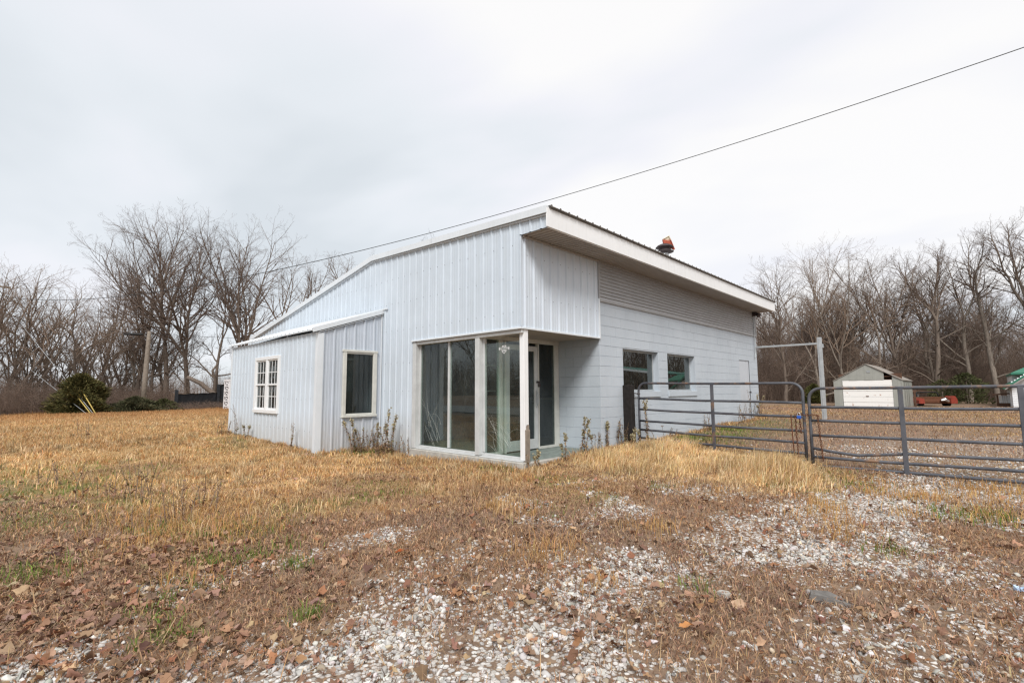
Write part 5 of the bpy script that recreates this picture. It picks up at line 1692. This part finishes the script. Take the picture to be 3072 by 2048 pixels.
# --- cedar and small evergreens
def cedar(name, x, y, h, rad, n, label, seed, cols, shape=1.0):
    rr = np.random.default_rng(seed)
    o = empty(name, (x, y, float(ground_z(x, y)))); tag(o, label, 'cedar' if shape < 2 else 'shrub', 'evergreens among the bare trees')
    f = MB(); f.tube([(0, 0, -.2), (.03, .02, h*.85)], [.09, .02], 7); f.build('trunk', M['bark'], o)
    t = rr.random(n)**1.15; az = rr.uniform(0, 6.283, n)
    prof = rad*np.clip(1-t**(2.8 if shape < 1.5 and h < 3 else 1.5), .02, 1)**.75*(.74+.26*np.sin(az*3+t*9+seed))*(.8+.35*rr.random(n))
    rr_ = prof*np.sqrt(rr.uniform(.25, 1, n))
    p = np.stack([rr_*np.cos(az), rr_*np.sin(az), .05+t*h*.98], -1)
    out = np.stack([np.cos(az), np.sin(az), rr.normal(.45, .4, n)], -1)+rr.normal(0, .35, (n, 3)); out /= np.linalg.norm(out, axis=1, keepdims=True)
    sd = np.cross(out, rr.normal(0, 1, (n, 3))); sd /= np.linalg.norm(sd, axis=1, keepdims=True)
    ln = rr.uniform(.08, .22, n)[:, None]*(h/2.2)**.5; w = ln*rr.uniform(.10, .26, n)[:, None]
    V = np.stack([p-sd*w, p+sd*w, p+out*ln+sd*w*.6, p+out*ln*1.1-sd*w*.3], 1)
    c = np.array(cols)[rr.integers(0, len(cols), n)]*(1+rr.normal(0, .18, (n, 1)))
    me = fast_mesh('foliage', V.reshape(-1, 3), quads=np.arange(n*4).reshape(n, 4), mat=M['cedar'], col=np.repeat(np.clip(c, .004, 1), 4, 0))
    mesh_obj('foliage', me, o)
CG = [(.085,.080,.028),(.11,.10,.036),(.065,.064,.024),(.16,.13,.052)]
cedar('cedar_bush', -28.6, -2.9, 2.05, 1.30, 17000, 'round dark olive cedar bush behind the yellow guy guards', 4, CG)
cedar('vine_shrub', -28.6, -.6, .85, 1.6, 11000, 'low green vine covered mound in front of the stub pole', 9, [(.085,.085,.042),(.11,.10,.058),(.06,.065,.032)], 2)
cedar('vine_shrub', -29.0, .8, .70, 1.1, 6000, 'small green vine mound at the foot of the dark fence post', 10, [(.075,.085,.03),(.10,.09,.05)], 2)
cedar('evergreen', 4.6, 52.0, 2.6, 1.9, 2600, 'dark green low evergreen behind the scrap vehicle', 15, [(.075,.085,.035),(.09,.095,.04)])
cedar('evergreen', 3.0, 51.5, 2.0, 1.5, 1800, 'small evergreen just above the scrap vehicle windscreen', 17, [(.075,.085,.035),(.09,.09,.04)])
cedar('evergreen', -5.6, 45.8, 1.7, .9, 7000, 'small yellow green evergreen at the foot of the galvanised post', 16, [(.09,.095,.03),(.12,.11,.04)])

def pos_left(rr, n):
    t = rr.random(n); lat = rr.uniform(0, 1, n)
    x = -24.5-9.0*t+rr.normal(0, .5, n); y = -10.5+12.8*t+rr.normal(0, .3, n)
    x = x - lat**1.2*9; y = y+lat*.6
    k = ~((np.abs(x+25.9) < .6) & (np.abs(y+2.5) < .6))
    return x[k], y[k]
thicket('bramble_thicket', 'tangled grey brown brambles and dead weeds along the field edge by the cedar', 5200, pos_left, .5, 1.9, 5, M['brush'], .006, .55, 4)
def pos_fence(rr, n):
    t = rr.random(n)
    return -28.5-2.6*t+rr.normal(0, .35, n), .8+6.2*t+rr.normal(0, .3, n)
thicket('dead_weeds', 'dry brown weeds growing along the dark fence', 1500, pos_fence, .15, .55, 6, M['brush'], .006, .4, 4)
def pos_right(rr, n):
    D = 47+rr.random(n)**1.3*26; lat = rr.uniform(.34, 1.9, n)*D
    x = CAM[0]+FWD[0]*D+RGT[0]*lat; y = CAM[1]+FWD[1]*D+RGT[1]*lat
    k = (y > 44.5) & ~((x > 5.5) & (y < 53)) & ~((np.abs(x-3.1) < 2.2) & (y < 48))
    return x[k], y[k]
thicket('woodland_brush', 'dense grey brown woodland brush behind the garage and field', 36000, pos_right, 1.0, 6.5, 7, M['brush'], .0035, .30, 5)
def pos_far(rr, n):
    D = rr.uniform(60, 95, n); lat = rr.uniform(-1.25, -.2, n)*D
    return CAM[0]+FWD[0]*D+RGT[0]*lat, CAM[1]+FWD[1]*D+RGT[1]*lat
thicket('far_woods', 'low hazy band of far bare woods beyond the dark fence', 6000, pos_far, 1.5, 4.2, 8, M['brush'], .006, .25, 4)
def pos_mirror(rr, n):
    t = rr.random(n)
    return -118+70*t+rr.normal(0, 4, n), -50-62*t+rr.normal(0, 4, n)
thicket('roadside_woods', 'dark bare woods across the road mirrored in the shop panes', 5000, pos_mirror, 4.0, 8.5, 12, M['brush'], .012, .2, 5)
# ================================================================== weeds by the wall
def weed(name, x, y, h, n, label, seed, kind='plume', spread=.12, lean=(0, 0), group='dried weeds around the building'):
    rr = np.random.default_rng(seed)
    o = empty(name, (x, y, float(gz(x, y))-.02)); tag(o, label, 'weed', group)
    S = []; LV = []; LC = []; PV = []; PC = []
    for i in range(n):
        hh = h*rr.uniform(.6, 1.05); az = rr.uniform(0, 6.28); a = rr.uniform(0, spread)
        p = np.array([rr.normal(0, spread*.5), rr.normal(0, spread*.5), 0]); d = np.array([math.cos(az)*a+lean[0], math.sin(az)*a+lean[1], 1.0]); d /= np.linalg.norm(d)
        P = [p.copy()]
        for k in range(NSEG[2]):
            d = d+rr.normal(0, .07, 3); d /= np.linalg.norm(d); p = p+d*hh/NSEG[2]; P.append(p.copy())
        P = np.array(P); P[:, 2] -= .28*hh*rr.uniform(0, 1)*(np.linspace(0, 1, len(P))**3)*(rr.random() < .5); S.append((P, np.linspace(.0058, .0024, len(P))))
        nl = int(hh*(150 if kind == 'plume' else 80 if 'field' not in group else 36))
        for k in range(nl):
            t = rr.uniform(.12, 1.0); q = t*(len(P)-1); j = min(int(q), len(P)-2); c = P[j]+(P[j+1]-P[j])*(q-j)
            aa = rr.uniform(0, 6.28); ln = rr.uniform(.028, .085)*(1.25-t*.6); dz = rr.normal(-.35 if kind == 'plume' else .25, .5)
            dv = np.array([math.cos(aa), math.sin(aa), dz]); dv /= np.linalg.norm(dv); sv = np.cross(dv, [0, 0, 1.0]); sv /= np.linalg.norm(sv)+1e-9
            w = ln*rr.uniform(.12, .24)
            LV.append([c, c+dv*ln*.5+sv*w, c+dv*ln, c+dv*ln*.5-sv*w])
            base = [(.26,.16,.09),(.33,.22,.12),(.20,.11,.07),(.20,.18,.07)][rr.integers(0, 4)]
            LC.append(np.array(base)*rr.uniform(.7, 1.25))
        if kind == 'plume':
            for k in range(60):
                t = rr.uniform(.8, 1.03); q = min(t, .999)*(len(P)-1); j = min(int(q), len(P)-2); c = P[j]+(P[j+1]-P[j])*(q-j)+rr.normal(0, .016, 3)
                dv = rr.normal(0, 1, 3); dv /= np.linalg.norm(dv); sv = np.cross(dv, rr.normal(0, 1, 3)); sv /= np.linalg.norm(sv)
                s = rr.uniform(.008, .018)
                PV.append([c-sv*s, c+dv*s*1.4, c+sv*s, c-dv*s]); PC.append(np.array([.42,.36,.22])*rr.uniform(.6, 1.15))
    for q in S: mesh_obj('stem', tubes_mesh('stem', [(2, [q])], M['twig_pale']), o)
    k = len(LV); mesh_obj('leaves', fast_mesh('leaves', np.array(LV).reshape(-1, 3), quads=np.arange(4*k).reshape(k, 4), mat=M['leaf'], col=np.repeat(np.array(LC), 4, 0)), o)
    for i0 in range(0, len(PV), 60):
        pv = np.array(PV[i0:i0+60]); pc = np.array(PC[i0:i0+60]); k = len(pv)
        mesh_obj('seed_head', fast_mesh('seed_head', pv.reshape(-1, 3), quads=np.arange(4*k).reshape(k, 4), mat=M['leaf'], col=np.repeat(pc, 4, 0)), o)
weed('dried_goldenrod', -3.95, -.75, .82, 3, 'dried goldenrod drooping under the lean-to side window', 1, 'plume', .12, (-.12, -.05))
weed('dried_goldenrod', -3.78, -.52, .70, 14, 'reddish bushy dried weed clump at the foot of the lean-to side wall', 2, 'stalk', .34)
weed('dried_goldenrod', -3.62, -.38, .70, 4, 'dried goldenrod with green lower leaves in the middle of the corner clump', 3, 'plume', .14)
weed('dried_goldenrod', -3.40, -.24, .98, 3, 'tallest dried goldenrod, standing straight against the front wall', 4, 'plume', .07)
weed('dried_goldenrod', -3.30, -.34, .46, 16, 'low spreading dried weed beside the white jamb', 5, 'stalk', .5)
weed('dried_weed', -7.6, -1.62, .45, 2, 'small dark dried weed below the double window', 6, 'plume', .06)
weed('dried_weed', -8.35, -1.62, .95, 2, 'thin tall dried weed by the far end of the lean-to front', 7, 'stalk', .06)
weed('dried_weed', -8.9, -1.65, .55, 5, 'cluster of short dark weeds at the far lean-to corner', 8, 'stalk', .2)
weed('dried_weed', -9.75, -1.2, .40, 6, 'pale fluffy weed standing past the far lean-to corner', 9, 'plume', .2)
weed('dried_weed', -5.0, -1.62, .55, 2, 'few bare grassy stalks near the lean-to corner trim', 10, 'stalk', .12)
weed('dried_weed', .10, .95, .52, 2, 'single dried weed at the open side of the porch', 11, 'plume', .06)
weed('dried_weed', .12, 1.62, .68, 5, 'cluster of dried weeds in front of the porch block wall', 12, 'plume', .14)
weed('dried_weed', .10, 1.95, .48, 4, 'shorter dried weeds at the corner of the block wall', 13, 'stalk', .12)
weed('dried_weed', .09, 2.45, .52, 2, 'reddish spike of dried weed against the block wall', 14, 'plume', .05)
weed('dried_weed', .12, 2.82, .66, 6, 'bare branching dried weeds just before the black timber post', 15, 'stalk', .16)
weed('dried_weed', .30, 3.0, .40, 5, 'brown leafy weed at the foot of the black timber post', 16, 'plume', .14)
weed('dried_weed', .42, 3.40, .98, 2, 'tall dried weed with a pale tuft rising through the first gate', 17, 'plume', .05)
weed('dried_weed', .75, 3.62, .45, 6, 'low brown weeds tangled in the lower rails near the hinge', 18, 'stalk', .25)
weed('dried_weed', 1.5, 3.5, .36, 6, 'low brown weeds under the upright of the first gate', 19, 'stalk', .3)
weed('dried_weed', .10, .02, .40, 2, 'thin dried weed beside the split foot of the corner post', 20, 'stalk', .05)
weed('dried_weed', .24, .10, .34, 2, 'short reddish weed standing just off the porch slab', 21, 'plume', .05)
weed('dried_weed', .14, 6.9, .52, 7, 'brown bushy weed below the second shop window', 22, 'stalk', .3)
weed('dried_weed', .18, 9.3, .60, 7, 'reddish brown weed bush near the side door', 23, 'stalk', .3)
weed('dried_weed', .16, 10.3, .95, 3, 'tall pale dried stalks in front of the side door', 24, 'stalk', .1)
weed('dried_weed', .16, 11.3, .85, 4, 'dried stalks at the back corner of the block wall', 25, 'plume', .12)
FWG = 'dry branching weeds standing in the tan field'
weed('dried_weed', -1.85, -4.70, .50, 9, 'largest twiggy weed cluster in the tan turf of the field', 30, 'stalk', .34, group=FWG)
weed('dried_weed', -.70, -4.35, .44, 9, 'brown upright weed cluster beside the orange straw patch', 31, 'stalk', .30, group=FWG)
weed('dried_weed', -3.2, -4.25, .42, 5, 'slim slanting weed stalks in the open tan turf', 32, 'stalk', .25, group=FWG)
weed('dried_weed', -3.8, -5.15, .40, 6, 'twiggy weed at the edge of the green grass', 33, 'stalk', .3, group=FWG)
weed('dried_weed', -9.9, -4.5, .62, 4, 'lone reddish weed far out in the tan field', 34, 'stalk', .2, group=FWG)
weed('dried_weed', -2.5, -5.0, .36, 5, 'small weed stalks rising from the green grass', 35, 'stalk', .25, group=FWG)
weed('dried_weed', -.3, -4.6, .34, 7, 'short brown weeds before the leafy ground', 36, 'stalk', .25, group=FWG)

# ================================================================== litter on the drive
zt = float(gz(4.62, -2.26))
f = MB(); f.add([(-.13,-.03,0),(-.02,-.055,.0),(.13,-.03,.0),(.15,.02,.0),(-.02,.05,.0),(-.12,.03,.0),(-.12,-.025,.035),(-.02,-.04,.045),(.12,-.02,.012),(.14,.015,.012),(-.02,.04,.05),(-.115,.025,.04)],
    [(0,5,4,3,2,1),(6,7,8,9,10,11),(0,1,7,6),(1,2,8,7),(2,3,9,8),(3,4,10,9),(4,5,11,10),(5,0,6,11)])
o = f.build('wood_scrap', M['slate_wood']); o.location = (4.62, -2.26, zt); o.rotation_euler = (R(4), R(6), R(20)); tag(o, 'grey splintered piece of scrap wood lying on the gravel', 'scrap wood')
f = MB(); f.add([(-.09,-.02,.01),(-.03,-.025,.03),(.04,-.01,.018),(.12,-.02,.03),(.12,.015,.015),(.03,.02,.028),(-.04,.012,.012),(-.09,.01,.025),(-.09,-.02,-.005),(.12,-.02,-.005),(.12,.015,-.005),(-.09,.01,-.005)],
    [(0,1,6,7),(1,2,5,6),(2,3,4,5),(8,11,10,9),(0,8,9,3,2,1),(7,6,5,4,10,11),(0,7,11,8),(3,9,10,4)])
o = f.build('plastic_wrapper', M['paper_blue']); o.location = (5.50, -1.18, float(gz(5.5, -1.18))+.01); o.rotation_euler = (0, 0, R(35)); tag(o, 'crumpled blue and white plastic wrapper on the gravel', 'wrapper')
f = MB(); f.prism([(-.035,-.02),(.015,-.035),(.045,0),(.02,.03),(-.03,.02)], 'z', 0, .03); o = f.build('stone', M['concrete']); o.location = (4.10, -2.60, float(gz(4.1, -2.6))-.005); tag(o, 'grey fist sized rock among brown leaves', 'rock')

# ================================================================== sky, sun, camera
w = bpy.data.worlds.new('World'); scene.world = w; w.use_nodes = True
nt = w.node_tree; nt.nodes.clear()
def wn(t, **kw):
    n_ = nt.nodes.new(t)
    for k, v in kw.items(): setattr(n_, k, v)
    return n_
SUN_EL, SUN_AZ = 46, 140        # azimuth clockwise from +Y
sky = wn('ShaderNodeTexSky', sky_type='NISHITA', sun_disc=False, sun_elevation=R(SUN_EL), sun_rotation=R(SUN_AZ))
bg1 = wn('ShaderNodeBackground'); bg1.inputs[1].default_value = .08; nt.links.new(sky.outputs[0], bg1.inputs[0])
tc = wn('ShaderNodeTexCoord'); sx = wn('ShaderNodeSeparateXYZ'); nt.links.new(tc.outputs['Generated'], sx.inputs[0])
def wm(op, a, b=None, clamp=False):
    n_ = wn('ShaderNodeMath', operation=op, use_clamp=clamp)
    for s, v in ((n_.inputs[0], a), (n_.inputs[1], b)):
        if v is None: continue
        if isinstance(v, (int, float)): s.default_value = v
        else: nt.links.new(v, s)
    return n_.outputs[0]
zc = wm('ADD', wm('MAXIMUM', sx.outputs[2], 0.0), .22)
cv = wn('ShaderNodeCombineXYZ'); nt.links.new(wm('DIVIDE', sx.outputs[0], zc), cv.inputs[0]); nt.links.new(wm('DIVIDE', sx.outputs[1], zc), cv.inputs[1])
mp = wn('ShaderNodeMapping'); mp.inputs['Location'].default_value = (.35, 1.9, 0); mp.inputs['Rotation'].default_value = (0, 0, R(35)); mp.inputs['Scale'].default_value = (.75, 1.15, 1)
nt.links.new(cv.outputs[0], mp.inputs['Vector'])
nz = wn('ShaderNodeTexNoise'); nz.inputs['Scale'].default_value = .85; nz.inputs['Detail'].default_value = 4.5; nz.inputs['Roughness'].default_value = .46; nz.inputs['Distortion'].default_value = .35
nt.links.new(mp.outputs[0], nz.inputs['Vector'])
cr = wn('ShaderNodeValToRGB'); e = cr.color_ramp.elements
while len(e) < 4: e.new(.5)
for el, (p, c) in zip(e, [(.34, (.70, .745, .785)), (.43, (.80, .835, .875)), (.51, (.88, .885, .93)), (.60, (.97, .96, .955))]): el.position = p; el.color = (*c, 1)
trend = wm('ADD', wm('ADD', wm('MULTIPLY', sx.outputs[0], .115), wm('MULTIPLY', sx.outputs[1], .06)), wm('MULTIPLY', wm('SUBTRACT', sx.outputs[2], .22), .16))
nt.links.new(wm('ADD', nz.outputs['Fac'], trend), cr.inputs[0])
bg2 = wn('ShaderNodeBackground'); bg2.inputs[1].default_value = .462; nt.links.new(cr.outputs[0], bg2.inputs[0])
mxs = wn('ShaderNodeMixShader'); mxs.inputs[0].default_value = .95
nt.links.new(bg1.outputs[0], mxs.inputs[1]); nt.links.new(bg2.outputs[0], mxs.inputs[2])
wo = wn('ShaderNodeOutputWorld'); nt.links.new(mxs.outputs[0], wo.inputs[0])

sl = bpy.data.lights.new('sun', 'SUN'); sl.energy = 1.5; sl.angle = R(20); sl.color = (1, .98, .95)
so = bpy.data.objects.new('sun', sl); link(so)
sd = Vector((math.sin(R(SUN_AZ))*math.cos(R(SUN_EL)), math.cos(R(SUN_AZ))*math.cos(R(SUN_EL)), math.sin(R(SUN_EL))))
so.rotation_euler = sd.to_track_quat('Z', 'Y').to_euler(); so.location = tuple(sd*60)

cam = bpy.data.cameras.new('camera'); cam.sensor_width = 36; cam.lens = 1458.749/3072*36; cam.clip_end = 3000; cam.clip_start = .05
co = bpy.data.objects.new('camera', cam); link(co)
co.matrix_world = Matrix.Translation((5.35208, -5.82884, 1.15381)) @ Matrix.Rotation(.7617, 4, 'Z') @ Matrix.Rotation(math.pi/2+.1005, 4, 'X') @ Matrix.Rotation(-.00551, 4, 'Z')
scene.camera = co
scene.view_settings.view_transform = 'Standard'; scene.view_settings.look = 'None'; scene.view_settings.gamma = 1
scene.view_settings.exposure = 1.18
scene.cycles.max_bounces = 8; scene.cycles.transparent_max_bounces = 12
scene.cycles.use_denoising = True
scene.cycles.denoising_prefilter = 'NONE'
scene.cycles.use_adaptive_sampling = False
scene.cycles.filter_width = 1.35
